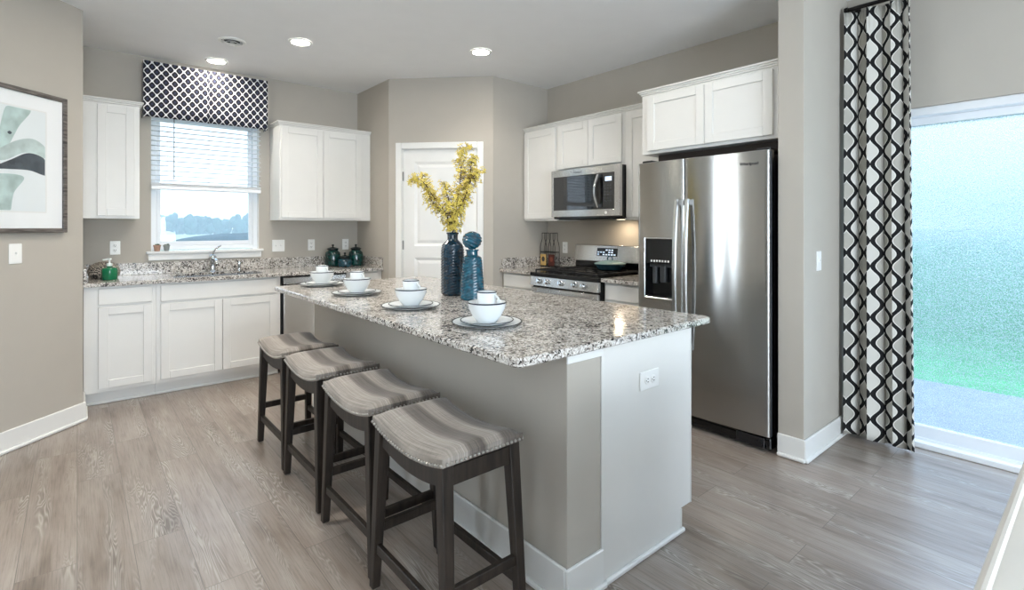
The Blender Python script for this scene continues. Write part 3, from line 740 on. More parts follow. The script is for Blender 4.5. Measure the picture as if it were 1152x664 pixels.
for y0, y1 in ((1.222, 1.240), (3.685, 3.70)):   # end panels with a toe notch
    m = MB(); rows = [(1.470, 0.0), (2.000, 0.0), (2.000, 0.10), (2.075, 0.10), (2.075, 0.883), (1.470, 0.883)]
    lo = [m.bm.verts.new((x, y0, z)) for x, z in rows]; hi = [m.bm.verts.new((x, y1, z)) for x, z in rows]
    m.bm.faces.new(lo); m.bm.faces.new(hi[::-1])
    for i in range(6): m.bm.faces.new((lo[i], lo[(i+1) % 6], hi[(i+1) % 6], hi[i]))
    m.build('end_panel', M['cab'], r, smooth=0)
m = MB(); m.box(1.470, 2.055, 1.241, 3.684, 0.10, 0.883); m.box(1.470, 1.985, 1.241, 3.684, 0, 0.10); m.build('cabinet_body', M['cab'], r, smooth=0)
for k in range(4):
    ya = 1.25+k*0.61; m = MB(); 
    e = MB(); shaker(e, 0, 0.595, 0.13, 0.73); d = e.build('cabinet_door', M['cab'], r); d.location = (2.0555, ya, 0); d.rotation_euler = (0, 0, PI/2)
    e = MB(); e.box(0, 0.595, -0.02, -0.001, 0.748, 0.868, 0.003); d = e.build('drawer_front', M['cab'], r); d.location = (2.0555, ya, 0); d.rotation_euler = (0, 0, PI/2)
m = MB()   # edge strips of the end panel
m.box(2.0755, 2.082, 1.219, 1.2405, 0.10, 0.883, 0.001); m.box(2.0005, 2.0065, 1.219, 1.2405, 0.018, 0.098, 0.001)
m.build('edge_strip', M['trim'], r)
m = MB()
m.box(1.276, 1.2895, 1.225, 3.70, 0.02, 0.142, 0.004); m.box(1.266, 1.2895, 1.225, 3.70, 0.0, 0.022, 0.006)
m.box(1.276, 1.472, 1.211, 1.2248, 0.02, 0.142, 0.004); m.box(1.266, 1.482, 1.199, 1.2248, 0.0, 0.022, 0.006)
m.build('baseboard', M['trim'], r)
m = MB(); m.box(1.4825, 2.012, 1.205, 1.2218, 0, 0.02, 0.005); m.build('shoe_moulding', M['trim'], r)
m = MB(); m.box(1.284, 1.475, 1.216, 1.2248, 0.848, 0.883, 0.002); m.build('top_trim', M['trim'], r)

# ------------------------------------------------------------------ refrigerator (local x = -Y, front -y -> world -X)
FR0, FR1 = 2.212, 1.298
fw = FR0-FR1
r = thing('refrigerator', 'stainless side by side refrigerator with ice dispenser', 'refrigerator', (3.06, FR0, 0), RZ)
m = MB(); m.box(0.004, fw-0.004, 0.075, 0.74, 0.03, 1.755, 0.006); m.box(0.02, fw-0.02, 0.10, 0.72, 0.0, 0.03); m.build('refrigerator_body', M['matblack'], r)
seam = 2.212-1.838
def bowed_door(m, x0, x1, z0, z1, bow, t=0.066, n=20, cut=None):
    # front skin with a gentle bow across the full appliance and rounded vertical edges
    rows = []
    def yf(x):
        e = min(x-x0, x1-x)/0.012
        edge = 0.010*(1-min(1, e))**2
        u = (x-fw/2)/(fw/2)
        return -bow*(1-u*u)+edge
    xs = [x0+(x1-x0)*k/n for k in range(n+1)]
    xs = sorted(set(xs+[x0+0.003, x0+0.007, x0+0.012, x1-0.003, x1-0.007, x1-0.012]+([cut[0], cut[1]] if cut else [])))
    zs = [z0, z0+0.004]+([cut[2], cut[3]] if cut else [])+[z1-0.004, z1]
    V = {}
    for z in zs:
        for x in xs:
            zi = 0.004 if z in (z0, z1) else 0.0
            V[x, z] = m.bm.verts.new((x, yf(x)+zi, z))
    for za, zb in zip(zs, zs[1:]):
        for xa, xb in zip(xs, xs[1:]):
            if cut and cut[0] <= xa < cut[1] and cut[2] <= za < cut[3]: continue
            m.bm.faces.new((V[xa, za], V[xb, za], V[xb, zb], V[xa, zb]))
    back = {}
    for z in (z0, z1):
        for x in (x0, x1): back[x, z] = m.bm.verts.new((x, t, z))
    m.bm.faces.new((back[x0, z0], back[x0, z1], back[x1, z1], back[x1, z0]))
    m.bm.faces.new([V[x, z1] for x in xs]+[back[x1, z1], back[x0, z1]])
    m.bm.faces.new([V[x, z0] for x in xs][::-1]+[back[x0, z0], back[x1, z0]])
    m.bm.faces.new([V[x0, z] for z in zs][::-1]+[back[x0, z0], back[x0, z1]][::1]); m.bm.faces.new([V[x1, z] for z in zs]+[back[x1, z1], back[x1, z0]])
DC = (0.072, 0.300, 0.838, 1.240)
m = MB(); bowed_door(m, 0.0, seam-0.002, 0.095, 1.775, 0.014, cut=DC); dl = m.build('freezer_door', M['steel'], r, smooth=28)
m = MB(); bowed_door(m, seam+0.002, fw, 0.095, 1.775, 0.014); dr = m.build('fridge_door', M['steel'], r, smooth=28)
# dispenser niche
m = MB(); a, b, c, d = DC
m.box(a, b, 0.04, 0.055, c, d); m.box(a-0.002, a+0.003, -0.009, 0.05, c, d); m.box(b-0.003, b+0.002, -0.011, 0.05, c, d); m.box(a, b, -0.009, 0.05, d-0.003, d+0.002); m.box(a, b, -0.006, 0.05, c-0.002, c+0.012)
m.box(a+0.003, b-0.003, -0.010, 0.04, 1.07, d-0.003, 0.003)
m.build('dispenser_niche', M['dispblack'], dl)
m = MB(); m.box(a+0.045, a+0.075, 0.01, 0.04, 0.93, 1.05, 0.004); m.box(a+0.105, a+0.150, 0.005, 0.04, 0.94, 1.06, 0.006); m.box(a+0.02, b-0.02, 0.012, 0.039, 1.045, 1.068, 0.004)
m.build('dispenser_paddle', M['dispgray'], dl)
m = MB()
for k in range(7): m.box(a+0.045+k*0.022, a+0.057+k*0.022, -0.0112, -0.0095, 1.082, 1.096)
m.build('dispenser_buttons', M['plate'], dl)
m = MB()
for (xa, xb, za, zb) in ((a-0.010, a, c-0.01, d+0.010), (b, b+0.010, c-0.01, d+0.010), (a, b, d, d+0.010), (a, b, c-0.012, c)): m.box(xa, xb, -0.0165, -0.004, za, zb, 0.003)
m.build('dispenser_bezel', M['steel_plain'], dl)
for dd, x in ((dl, seam-0.038), (dr, seam+0.040)):
    pts = []
    for k in range(17):
        t_ = k/16; z = 0.52+t_*(1.505-0.52); pts.append((x, -0.045-0.028*math.sin(PI*t_), z))
    m = MB()
    for p, q in zip(pts, pts[1:]): pass
    rows = []
    for (px, py, pz) in pts: rows.append([(px-0.014, py+0.004, pz), (px-0.009, py-0.008, pz), (px+0.009, py-0.008, pz), (px+0.014, py+0.004, pz), (px+0.010, py+0.012, pz), (px-0.010, py+0.012, pz)])
    m.grid(rows, closed=True); m.bm.faces.new([m.bm.verts.new(p) for p in rows[0]][::-1]); m.bm.faces.new([m.bm.verts.new(p) for p in rows[-1]])
    m.box(x-0.012, x+0.012, -0.043, -0.006, 0.525, 0.56, 0.003); m.box(x-0.012, x+0.012, -0.043, -0.006, 1.465, 1.50, 0.003)
    m.build('door_handle', M['steel_plain'], dd)
m = MB(); m.box(0.0, fw, 0.02, 0.10, 0.018, 0.088, 0.006); m.box(0.0, fw, 0.012, 0.02, 0.045, 0.075, 0.003); m.build('base_grille', M['black'], r)
m = MB(); m.box(fw-0.20, fw-0.03, 0.004, 0.013, 0.022, 0.082, 0.004); m.cyl((fw-0.055, 0.006, 0.05), (fw-0.055, -0.004, 0.05), 0.014, 14); m.build('filter_cap', M['matblack'], r)
for xa in (0.01, fw-0.09):
    m = MB(); m.box(xa, xa+0.08, 0.04, 0.16, 1.7765, 1.795, 0.004); m.build('hinge_cover', M['matblack'], r)
m = MB(); m.box(fw-0.001, fw+0.003, 0.012, 0.03, 0.10, 1.77); m.build('door_gasket', M['dispgray'], r)
def text_part(txt, size, parent, loc, rot, mat, name='brand_lettering', depth=0.0006, align='CENTER'):
    cu = bpy.data.curves.new(name, 'FONT'); cu.body = txt; cu.size = size; cu.align_x = align; cu.align_y = 'CENTER'; cu.extrude = depth
    o = bpy.data.objects.new(name, cu); C.objects.link(o); dg = bpy.context.evaluated_depsgraph_get(); dg.update()
    me = bpy.data.meshes.new_from_object(o.evaluated_get(dg)); bpy.data.objects.remove(o); me.name = name
    me.materials.clear(); me.materials.append(mat)
    q = bpy.data.objects.new(name, me); C.objects.link(q); q.parent = parent; q.location = loc; q.rotation_euler = rot; return q
text_part('Whirlpool', 0.026, dr, (fw-0.115, -0.0095, 1.700), (PI/2, 0, 0), M['slot'])
# dark panel standing in for the shade in the recess above the fridge
m = MB(); m.box(3.30, 3.838, 1.272, 2.20, 1.80, 1.856); struct(m.build('recess_shade_panel', M['recess_shade'], smooth=0), 'dark panel painted as recess shade above the refrigerator', 'trim')

# ------------------------------------------------------------------ gas range
RY0, RY1 = 3.446, 2.651; rw = RY0-RY1
r = thing('gas_range', 'stainless gas range with black grates and five knobs', 'range', (3.15, RY0, 0), RZ)
m = MB(); m.box(0.001, rw-0.001, 0.03, 0.685, 0.09, 0.875, 0.003); m.box(0.03, rw-0.03, 0.08, 0.68, 0, 0.09); m.build('range_body', M['black'], r)
m = MB(); m.hexa([(0.0, -0.012, 0.80), (rw, -0.012, 0.80), (rw, 0.03, 0.80), (0, 0.03, 0.80), (0, 0.004, 0.882), (rw, 0.004, 0.882), (rw, 0.03, 0.882), (0, 0.03, 0.882)], 0.003)
m.build('control_panel', M['steel_light'], r)
for kx in (0.085, 0.20, rw/2, rw-0.20, rw-0.085)[:0] or (0.115, 0.215, 0.385, 0.545, 0.645):
    m = MB(); m.lathe([(0.024, 0), (0.024, 0.006), (0.019, 0.008), (0.018, 0.026), (0.015, 0.030), (0, 0.031)], n=20); m.box(-0.004, 0.004, -0.018, 0.018, 0.026, 0.034, 0.001)
    k = m.build('control_knob', M['chrome'], r); k.location = (kx, -0.004, 0.842); k.rotation_euler = (PI/2-0.19, 0, 0)
m = MB(); m.box(0.006, rw-0.006, 0.0, 0.029, 0.20, 0.785, 0.005); m.build('oven_door', M['steel_light'], r)
m = MB(); m.box(0.10, rw-0.10, -0.003, 0.004, 0.33, 0.63, 0.003); m.build('oven_window', M['ovenglass'], r)
m = MB(); m.cyl((0.05, -0.045, 0.735), (rw-0.05, -0.045, 0.735), 0.012, 14)
for x in (0.075, rw-0.075): m.box(x-0.012, x+0.012, -0.042, 0.0, 0.724, 0.746, 0.003)
m.build('oven_handle', M['steel_plain'], r)
m = MB(); m.box(0.006, rw-0.006, 0.0, 0.029, 0.095, 0.19, 0.004); m.build('storage_drawer', M['steel_light'], r)
m = MB(); m.box(-0.001, rw+0.001, -0.012, 0.60, 0.883, 0.918, 0.006); m.build('cooktop', M['black'], r)
for gx0, gx1 in ((0.03, 0.275), (0.285, rw-0.285), (rw-0.275, rw-0.03)):
    m = MB(); z0, z1 = 0.919, 0.944; t_ = 0.011
    for x in (gx0, gx1-t_): m.box(x, x+t_, 0.03, 0.575, z1-0.014, z1, 0.002)
    for y in (0.03, 0.30, 0.575-t_): m.box(gx0, gx1, y, y+t_, z1-0.013, z1-0.001, 0.002)
    xc = (gx0+gx1)/2; m.box(xc-t_/2, xc+t_/2, 0.03, 0.575, z1-0.012, z1+0.001, 0.002)
    for y in (0.165, 0.44): m.box(gx0, gx1, y-t_/2, y+t_/2, z1-0.012, z1+0.001, 0.002)
    for x in (gx0, gx1-t_):
        for y in (0.03, 0.30, 0.575-t_): m.box(x, x+t_, y, y+t_, z0-0.001, z1-0.006)
    m.build('burner_grate', M['castiron'], r)
for bx, by in ((0.15, 0.165), (0.15, 0.44), (rw/2, 0.30), (rw-0.15, 0.165), (rw-0.15, 0.44)):
    m = MB(); m.lathe([(0.045, 0), (0.045, 0.006), (0.032, 0.008), (0.032, 0.014), (0, 0.015)], bx, by, 0.9185, 24); m.build('burner_cap', M['castiron'], r)
m = MB(); m.box(0.0, rw, 0.60, 0.685, 0.876, 1.02, 0.004); m.build('rear_riser', M['black'], r)
m = MB(); m.hexa([(0.0, 0.575, 1.0), (rw, 0.575, 1.0), (rw, 0.685, 1.0), (0, 0.685, 1.0), (0, 0.60, 1.155), (rw, 0.60, 1.155), (rw, 0.685, 1.155), (0, 0.685, 1.155)], 0.008, 2)
bgd = m.build('backguard', M['steel_light'], r, smooth=20)
m = MB(); m.hexa([(0.285, 0.5785, 1.055), (0.52, 0.5785, 1.055), (0.52, 0.60, 1.055), (0.285, 0.60, 1.055), (0.285, 0.5905, 1.128), (0.52, 0.5905, 1.128), (0.52, 0.61, 1.128), (0.285, 0.61, 1.128)], 0.001)
dp = m.build('display_panel', M['black'], bgd)
m = MB()
rnd = random.Random(5)
for i in range(7):
    for j in range(3):
        if rnd.random() < 0.75:
            x = 0.295+i*0.032; z = 1.063+j*0.021; y = 0.5782+(z-1.055)*0.164
            m.box(x, x+0.020, y-0.0006, y+0.003, z, z+0.011)
m.build('display_keys', M['display'], bgd)

# ------------------------------------------------------------------ microwave
MX = 3.415; MY0 = 3.448; mw_w = 0.806
r = thing('microwave', 'stainless over the range microwave with curved handle', 'microwave', (MX, MY0, 0), RZ)
m = MB(); m.box(0.004, mw_w-0.004, 0.03, 0.42, 1.40, 1.846, 0.003); m.build('microwave_body', M['black'], r)
m = MB()
Z0, Z1 = 1.418, 1.848; wa, wb, wza, wzb = 0.030, 0.745, 1.478, 1.785
for (xa, xb, za, zb) in ((0, wa, Z0, Z1), (wb, mw_w, Z0, Z1), (wa, wb, Z0, wza), (wa, wb, wzb, Z1)): m.box(xa, xb, 0.0, 0.0295, za, zb, 0.002)
m.build('microwave_front', M['steel_light'], r)
m = MB(); m.box(wa+0.0005, 0.60, 0.003, 0.029, wza+0.0005, wzb-0.0005, 0.002); md = m.build('microwave_door', M['ovenglass'], r)
m = MB(); m.box(0.601, wb-0.0005, 0.003, 0.029, wza+0.0005, wzb-0.0005, 0.002); kp = m.build('control_panel', M['ovenglass'], r)
m = MB(); m.box(0.645, 0.715, 0.0015, 0.0035, 1.715, 1.752); m.build('clock_display', M['display'], kp)
m = MB()
for i in range(3):
    for j in range(6): m.box(0.638+i*0.030, 0.652+i*0.030, 0.0022, 0.0035, 1.54+j*0.027, 1.550+j*0.027)
m.build('keypad', M['dispgray'], kp)
m = MB(); rows = []
for k in range(15):
    t_ = k/14; z = 1.492+t_*(1.775-1.492); y = -0.018-0.030*math.sin(PI*t_); x = 0.585-0.016*math.sin(PI*t_)
    rows.append([(x-0.014, y+0.004, z), (x-0.010, y-0.006, z), (x+0.010, y-0.006, z), (x+0.014, y+0.004, z), (x+0.010, y+0.009, z), (x-0.010, y+0.009, z)])
m.grid(rows, closed=True); m.bm.faces.new([m.bm.verts.new(p) for p in rows[0]][::-1]); m.bm.faces.new([m.bm.verts.new(p) for p in rows[-1]])
m.box(0.575, 0.595, -0.014, 0.004, 1.495, 1.52); m.box(0.575, 0.595, -0.014, 0.004, 1.75, 1.773)
m.build('microwave_handle', M['steel_plain'], md)
text_part('Whirlpool', 0.022, r, (0.33, -0.0005, 1.815), (PI/2, 0, 0), M['slot'])
m = MB(); m.lathe([(0.012, 0), (0.012, 0.002), (0, 0.0025)], n=18); k = m.build('round_badge', M['plate'], r); k.location = (0.655, 0.0, 1.447); k.rotation_euler = (PI/2, 0, 0)
m = MB(); m.box(0.05, mw_w-0.05, 0.05, 0.40, 1.392, 1.3995, 0.002); un = m.build('underside_grille', M['matblack'], r)
m = MB(); m.box(0.55, 0.64, 0.28, 0.34, 1.3895, 1.3915); m.build('cooktop_light_lens', m_emit('cooktop_lamp_lens', (1.0, 0.85, 0.65, 1), 4.0), r)
area_lamp('microwave_cooktop_lamp', (3.68, 2.86, 1.386), (3.70, 2.86, 0), 0.08, 0.05, 1.5, (1.0, 0.80, 0.56))

# ------------------------------------------------------------------ dishwasher
r = thing('dishwasher', 'stainless dishwasher behind the far island corner', 'dishwasher', (1.40, CY-0.022, 0), 0)
m = MB(); m.box(0, 0.60, 0.03, 0.58, 0.09, 0.878); m.box(0.02, 0.58, 0.10, 0.56, 0.0, 0.09); m.build('dishwasher_body', M['black'], r)
m = MB(); m.box(0.012, 0.588, 0.0, 0.029, 0.115, 0.80, 0.006, 2); m.build('dishwasher_door', M['steel_light'], r, smooth=20)
m = MB(); m.box(0.012, 0.588, 0.004, 0.029, 0.808, 0.868, 0.004); m.box(0.03, 0.57, -0.010, 0.004, 0.808, 0.822, 0.004); m.build('control_strip', M['steel_plain'], r)
m = MB(); m.box(0.004, 0.596, 0.085, 0.0995, 0.0, 0.09, 0.003); m.build('toe_panel', M['matblack'], r)

# ------------------------------------------------------------------ bar stools
SW, SD = 0.315, 0.465          # seat size: x toward island, y along island
def saddle(y): return 0.038*(2*y/SD)**2
r = stool = thing('bar_stool', 'backless saddle bar stool nearest the camera, at the near end of the island', 'stool', (0.975, 1.512, 0), 0, 'backless saddle stools along the island')
m = MB()
NXs, NYs = 14, 22
def seat_pt(i, j, zoff=0):
    u = -1+2*i/NXs; v = -1+2*j/NYs
    x, y = u*SW/2, v*SD/2
    ex = 1-abs(u)**8; ey = 1-abs(v)**10
    puff = 0.030*(max(0, 1-abs(u)**5))**0.5*(max(0, 1-abs(v)**7))**0.5
    return (x, y, 0.600+saddle(y)*0.95+puff)
m.grid([[seat_pt(i, j) for j in range(NYs+1)] for i in range(NXs+1)])
# border strip and underside
loop = [(i, 0) for i in range(NXs+1)]+[(NXs, j) for j in range(1, NYs+1)]+[(i, NYs) for i in range(NXs-1, -1, -1)]+[(0, j) for j in range(NYs-1, 0, -1)]
top = [seat_pt(i, j) for i, j in loop]; bot = [(x*1.004, y*1.004, z-0.026) for x, y, z in top]
m.grid([top, bot], closed=True)
rows = [[(-SW/2+SW*i/NXs, -SD/2+SD*j/NYs, 0.574+saddle(-SD/2+SD*j/NYs)*0.95) for j in range(NYs+1)] for i in range(NXs+1)]
m.grid(rows)
bmesh.ops.remove_doubles(m.bm, verts=m.bm.verts, dist=0.0004)
m.build('seat_cushion', M['fabric'], r, smooth=50)
# legs, splayed along the island
LX, LY = SW/2-0.026, SD/2-0.030
def leg_pt(sx, sy, z):
    t_ = (0.60-z)/0.60
    return Vector((sx*(LX+0.012*t_), sy*(LY+0.042*t_), z))
for sx in (-1, 1):
    for sy in (-1, 1):
        m = MB()
        p0, p1 = leg_pt(sx, sy, 0.004), leg_pt(sx, sy, 0.590+saddle(LY)*0.8)
        def ring(p, h): return [(p.x+a*h, p.y+b*h, p.z) for a, b in ((-1, -1), (1, -1), (1, 1), (-1, 1))]
        m.hexa(ring(p0, 0.0155)+ring(p1, 0.0215), 0.003)
        lg = m.build('leg', M['darkwood'], r)
        m = MB(); m.lathe([(0.009, 0.0), (0.010, 0.003), (0.007, 0.0045)], p0.x, p0.y, 0.0, 12); m.build('foot_glide', M['nail'], lg)
# curved aprons on the long sides, straight ones on the short sides
for sx in (-1, 1):
    m = MB(); rows = []
    for j in range(17):
        y = -LY+0.016+2*(LY-0.016)*j/16; zt = 0.571+saddle(y)*0.95; h = 0.058
        x0, x1 = sx*(LX+0.012), sx*(LX-0.008)
        rows.append([(x0, y, zt-h), (x1, y, zt-h), (x1, y, zt), (x0, y, zt)])
    m.grid(rows, closed=True); m.bm.faces.new([m.bm.verts.new(p) for p in rows[0]]); m.bm.faces.new([m.bm.verts.new(p) for p in rows[-1]])
    m.build('apron', M['darkwood'], r)
for sy in (-1, 1):
    m = MB(); y = sy*(LY+0.008); zt = 0.571+saddle(LY)*0.95; m.box(-LX+0.018, LX-0.018, y-0.010, y+0.010, zt-0.058, zt, 0.002); m.build('apron', M['darkwood'], r)
# stretchers
for sx in (-1, 1):
    a, b = leg_pt(sx, -1, 0.155), leg_pt(sx, 1, 0.155); m = MB(); m.bar(a+Vector((0, 0.015, 0)), b-Vector((0, 0.015, 0)), 0.019, 0.034, b=0.002); m.build('stretcher', M['darkwood'], r)
for sy in (-1, 1):
    a, b = leg_pt(-1, sy, 0.225), leg_pt(1, sy, 0.225); m = MB(); m.bar(a+Vector((0.015, 0, 0)), b-Vector((0.015, 0, 0)), 0.019, 0.034, b=0.002); m.build('stretcher', M['darkwood'], r)
# nailhead row
nail_me = None
def nail(x, y, z):
    global nail_me
    if nail_me is None:
        m = MB(); m.ball((0, 0, 0), 0.0058, 2, (1, 1, 1)); o = m.build('nailhead', M['nail'], r); nail_me = o.data
    else:
        o = bpy.data.objects.new('nailhead', nail_me); C.objects.link(o); o.parent = r
    o.location = (x, y, z)
SP = 0.0158
n_ = int(SD/SP)
for sx in (-1, 1):
    for k in range(n_+1):
        y = -SD/2+0.004+(SD-0.008)*k/n_; nail(sx*(SW/2+0.0015), y, 0.5815+saddle(y)*0.95)
n_ = int(SW/SP)
for sy in (-1, 1):
    for k in range(1, n_):
        x = -SW/2+SW*k/n_; nail(x, sy*(SD/2+0.0015), 0.5815+saddle(SD/2)*0.95)
for lab, y, x in (('backless saddle bar stool second from the camera', 2.045, 0.990), ('backless saddle bar stool third from the camera', 2.625, 1.000), ('backless saddle bar stool farthest from the camera, nearest the dishwasher', 3.165, 1.005)):
    dup(stool, lab, (x, y, 0))

# ------------------------------------------------------------------ place settings on the island
TOP = 0.9142
PS = [(1.310, 3.600, 'farthest from the camera'), (1.298, 2.985, 'second farthest from the camera'), (1.292, 2.315, 'second nearest to the camera'), (1.306, 1.700, 'nearest to the camera')]
def plate(name, label, rad, loc, band, group):
    t_ = thing(name, label, 'plate', loc, 0, group)
    m = MB(); k = rad/0.15
    m.lathe([(0.0, 0.004), (0.085*k, 0.004), (0.100*k, 0.007), (0.1465*k, 0.0155), (0.149*k, 0.0158), (0.150*k, 0.0148), (0.1490*k, 0.0125), (0.102*k, 0.002), (0.095*k, 0.0), (0.0, 0.0)], n=56, close=False); m.build('plate_body', M['ceramic'], t_, smooth=60)
    m = MB(); m.lathe([(0.1440*k, 0.0152), (0.1470*k, 0.0160), (0.1495*k, 0.0164), (0.1508*k, 0.0150), (0.1496*k, 0.0130)], n=56, close=False); m.build('plate_rim', M[band], t_, smooth=60, recalc=False)
    return t_
P = B = S = G = None
for i, (x, y, wh) in enumerate(PS):
    l = 'white dinner plate with thin dark rim in the place setting '+wh
    if P is None: P = plate('dinner_plate', l, 0.148, (x, y, TOP), 'grayband', 'dinner plates on the island')
    else: dup(P, l, (x, y, TOP))
    l = 'white salad plate under the bowl in the place setting '+wh
    if S is None: S = plate('salad_plate', l, 0.112, (x, y, TOP+0.0066), 'grayband', 'salad plates on the island')
    else: dup(S, l, (x, y, TOP+0.0066))
    l = 'white bowl with navy rim in the place setting '+wh
    z = TOP+0.0110
    if B is None:
        B = thing('bowl', l, 'bowl', (x, y, z), 0, 'navy rimmed bowls on the island')
        m = MB(); m.lathe([(0.0, 0.006), (0.030, 0.008), (0.055, 0.030), (0.072, 0.060), (0.078, 0.084), (0.080, 0.0848), (0.0815, 0.084), (0.076, 0.058), (0.060, 0.026), (0.044, 0.008), (0.040, 0.0), (0.0, 0.0)], n=48, close=False); m.build('bowl_body', M['ceramic'], B, smooth=60)
        m = MB(); m.lathe([(0.0790, 0.0849), (0.0805, 0.0858), (0.0820, 0.0850), (0.0818, 0.0805)], n=48, close=False); m.build('bowl_rim', M['navy'], B, smooth=60, recalc=False)
    else: dup(B, l, (x, y, z))
    l = 'white mug in the bowl of the place setting '+wh
    z = TOP+0.0195
    if G is None:
        G = thing('mug', l, 'mug', (x, y, z), math.radians(-75), 'mugs standing in the bowls')
        m = MB(); m.lathe([(0.0, 0.004), (0.028, 0.005), (0.036, 0.05), (0.038, 0.118), (0.0395, 0.119), (0.041, 0.118), (0.0385, 0.05), (0.031, 0.004), (0.028, 0.0), (0.0, 0.0)], n=36, close=False); m.build('mug_body', M['ceramic'], G, smooth=60)
        m = MB(); m.lathe([(0.0382, 0.1188), (0.0395, 0.1198), (0.0411, 0.1188), (0.0411, 0.1152)], n=36, close=False); m.build('mug_rim', M['navy'], G, smooth=60, recalc=False)
        m = MB(); m.tube([(0.0385+0.022*math.sin(PI*k/12)*1.1, 0, 0.062+0.046*k/12) for k in range(13)], 0.0048, 8); m.build('mug_handle', M['ceramic'], G, smooth=60)
    else: dup(G, l, (x, y, z))

# ------------------------------------------------------------------ vases and yellow branches
def swirl(sides, tw, amp, prof_h, nb=30, power=0.05):
    def fn(th, r, h):
        if r < 0.002: return r
        body = 1.0 if 0.012 < h < prof_h else 0.0
        sq = 1.0+0.6*power*math.cos(4*th)*(1 if body else 0.3)
        beads = amp*body*max(0.0, math.sin(tw*th+2*PI*h/nb))*(0.7+0.3*math.cos(16*th))
        return r*sq+beads
    return fn
def fine(prof, step=0.004):
    out = [prof[0]]
    for (r0, h0), (r1, h1) in zip(prof, prof[1:]):
        n = max(1, int(math.hypot(r1-r0, h1-h0)/step))
        for k in range(1, n+1): out.append((r0+(r1-r0)*k/n, h0+(h1-h0)*k/n))
    return out
VX, VY = 1.722, 2.580
v1 = thing('vase', 'tall dark blue textured vase holding the yellow branches', 'vase', (VX, VY, TOP), 0.5)
pr = [(0.0, 0.0), (0.058, 0.0), (0.067, 0.010), (0.068, 0.03), (0.067, 0.27), (0.060, 0.305), (0.036, 0.328), (0.031, 0.335), (0.031, 0.364), (0.036, 0.367), (0.037, 0.374), (0.033, 0.376), (0.027, 0.374), (0.026, 0.34), (0.05, 0.30), (0.056, 0.02), (0.0, 0.015)]
m = MB(); m.lathe(fine(pr, 0.0026), n=220, fn=swirl(4, -9, 0.0036, 0.30, 0.0165), close=False); m.build('vase_body', M['vase_dark'], v1, smooth=60)
v2 = thing('vase', 'shorter petrol blue spiral textured vase with ball stopper', 'vase', (1.700, 2.350, TOP), 0.2)
pr = [(0.0, 0.0), (0.061, 0.0), (0.069, 0.008), (0.070, 0.03), (0.055, 0.222), (0.050, 0.240), (0.034, 0.248), (0.032, 0.252), (0.032, 0.272), (0.038, 0.276), (0.038, 0.282), (0.0, 0.283)]
m = MB(); m.lathe(fine(pr, 0.0026), n=220, fn=swirl(4, -9, 0.0036, 0.24, 0.0165), close=False); m.build('vase_body', M['vase_teal'], v2, smooth=60)
m = MB(); R0 = 0.050
prof = [(0.020, 0.2835), (0.022, 0.289)]+[(R0*math.cos(a), 0.334+R0*math.sin(a)) for a in [(-1.05+(PI/2+1.03)*k/60) for k in range(61)]]
m.lathe(prof, n=110, fn=lambda th, r, h: r+0.006*max(0, math.sin(7*th+330*h))*(1 if 0.292 < h < 0.372 else 0), close=True); m.build('ball_stopper', M['vase_teal'], v2, smooth=60)

def to_ground(px, py, D):   # point at depth D along the photo ray, used to shape the branches
    f = Vector((math.cos(YAW), math.sin(YAW), 0)); rt = Vector((math.sin(YAW), -math.cos(YAW), 0))
    return Vector((0, 0, 1.32))+f*D+rt*((px-576)/576*D)+Vector((0, 0, 1))*((256-py)/576*D)
rnd = random.Random(21)
def blossom(m, p, d, s):
    d = d.normalized(); a = d.orthogonal().normalized(); b = d.cross(a); ph = rnd.uniform(0, PI)
    for k in range(4):
        t_ = ph+k*PI/2; o_ = (a*math.cos(t_)+b*math.sin(t_)); sd = d.cross(o_)
        p1 = p+o_*s*0.55+d*s*0.35; p2 = p+o_*s*1.15+d*s*rnd.uniform(0.15, 0.55)
        w_ = s*0.30
        vs = [m.bm.verts.new(q) for q in (p, p1+sd*w_, p2, p1-sd*w_)]
        mid = m.bm.verts.new(p1+d*s*0.10)
        for q in ((0, 1), (1, 2), (2, 3), (3, 0)): m.bm.faces.new((vs[q[0]], vs[q[1]], mid))
def branch(label, pts, dense, seed_r=0.0036):
    base = Vector((VX, VY, TOP+0.30))
    t_ = thing('flowering_branch', label, 'branch', base, 0, 'yellow flowering branches in the tall vase')
    P_ = [p-base for p in pts]
    # smooth resample
    path = []
    n = len(P_)
    for i in range(n-1):
        p0, p1, p2, p3 = P_[max(0, i-1)], P_[i], P_[i+1], P_[min(n-1, i+2)]
        for k in range(8):
            u = k/8; path.append(0.5*((2*p1)+(p2-p0)*u+(2*p0-5*p1+4*p2-p3)*u*u+(3*p1-p0-3*p2+p3)*u**3))
    path.append(P_[-1])
    st = MB(); st.tube(path, seed_r, 7, 0.0014)
    fl = MB()
    L_ = len(path)
    for i in range(L_):
        if path[i].z < 0.085: continue
        k_ = dense if i < L_*0.86 else 2
        for q in range(k_):
            ang = rnd.uniform(0, 2*PI); tang = (path[min(i+1, L_-1)]-path[max(0, i-1)]).normalized()
            a = tang.orthogonal().normalized(); b = tang.cross(a)
            out = a*math.cos(ang)+b*math.sin(ang)
            ln = rnd.uniform(0.004, 0.047)*(1.15 if i < L_*0.75 else 0.7)
            p = path[i]+out*ln+tang*rnd.uniform(-0.008, 0.016)
            if ln > 0.018: st.tube([path[i], p], 0.0011, 4)
            blossom(fl, p, out*0.7+tang*0.6, rnd.uniform(0.012, 0.0175))
    st.build('stem', M['twig'], t_, smooth=60)
    f = fl.build('blossoms', M['petal'], t_, smooth=0, recalc=False); f['kind'] = 'stuff'
    return t_
Dv = 0.647*VX+0.762*VY
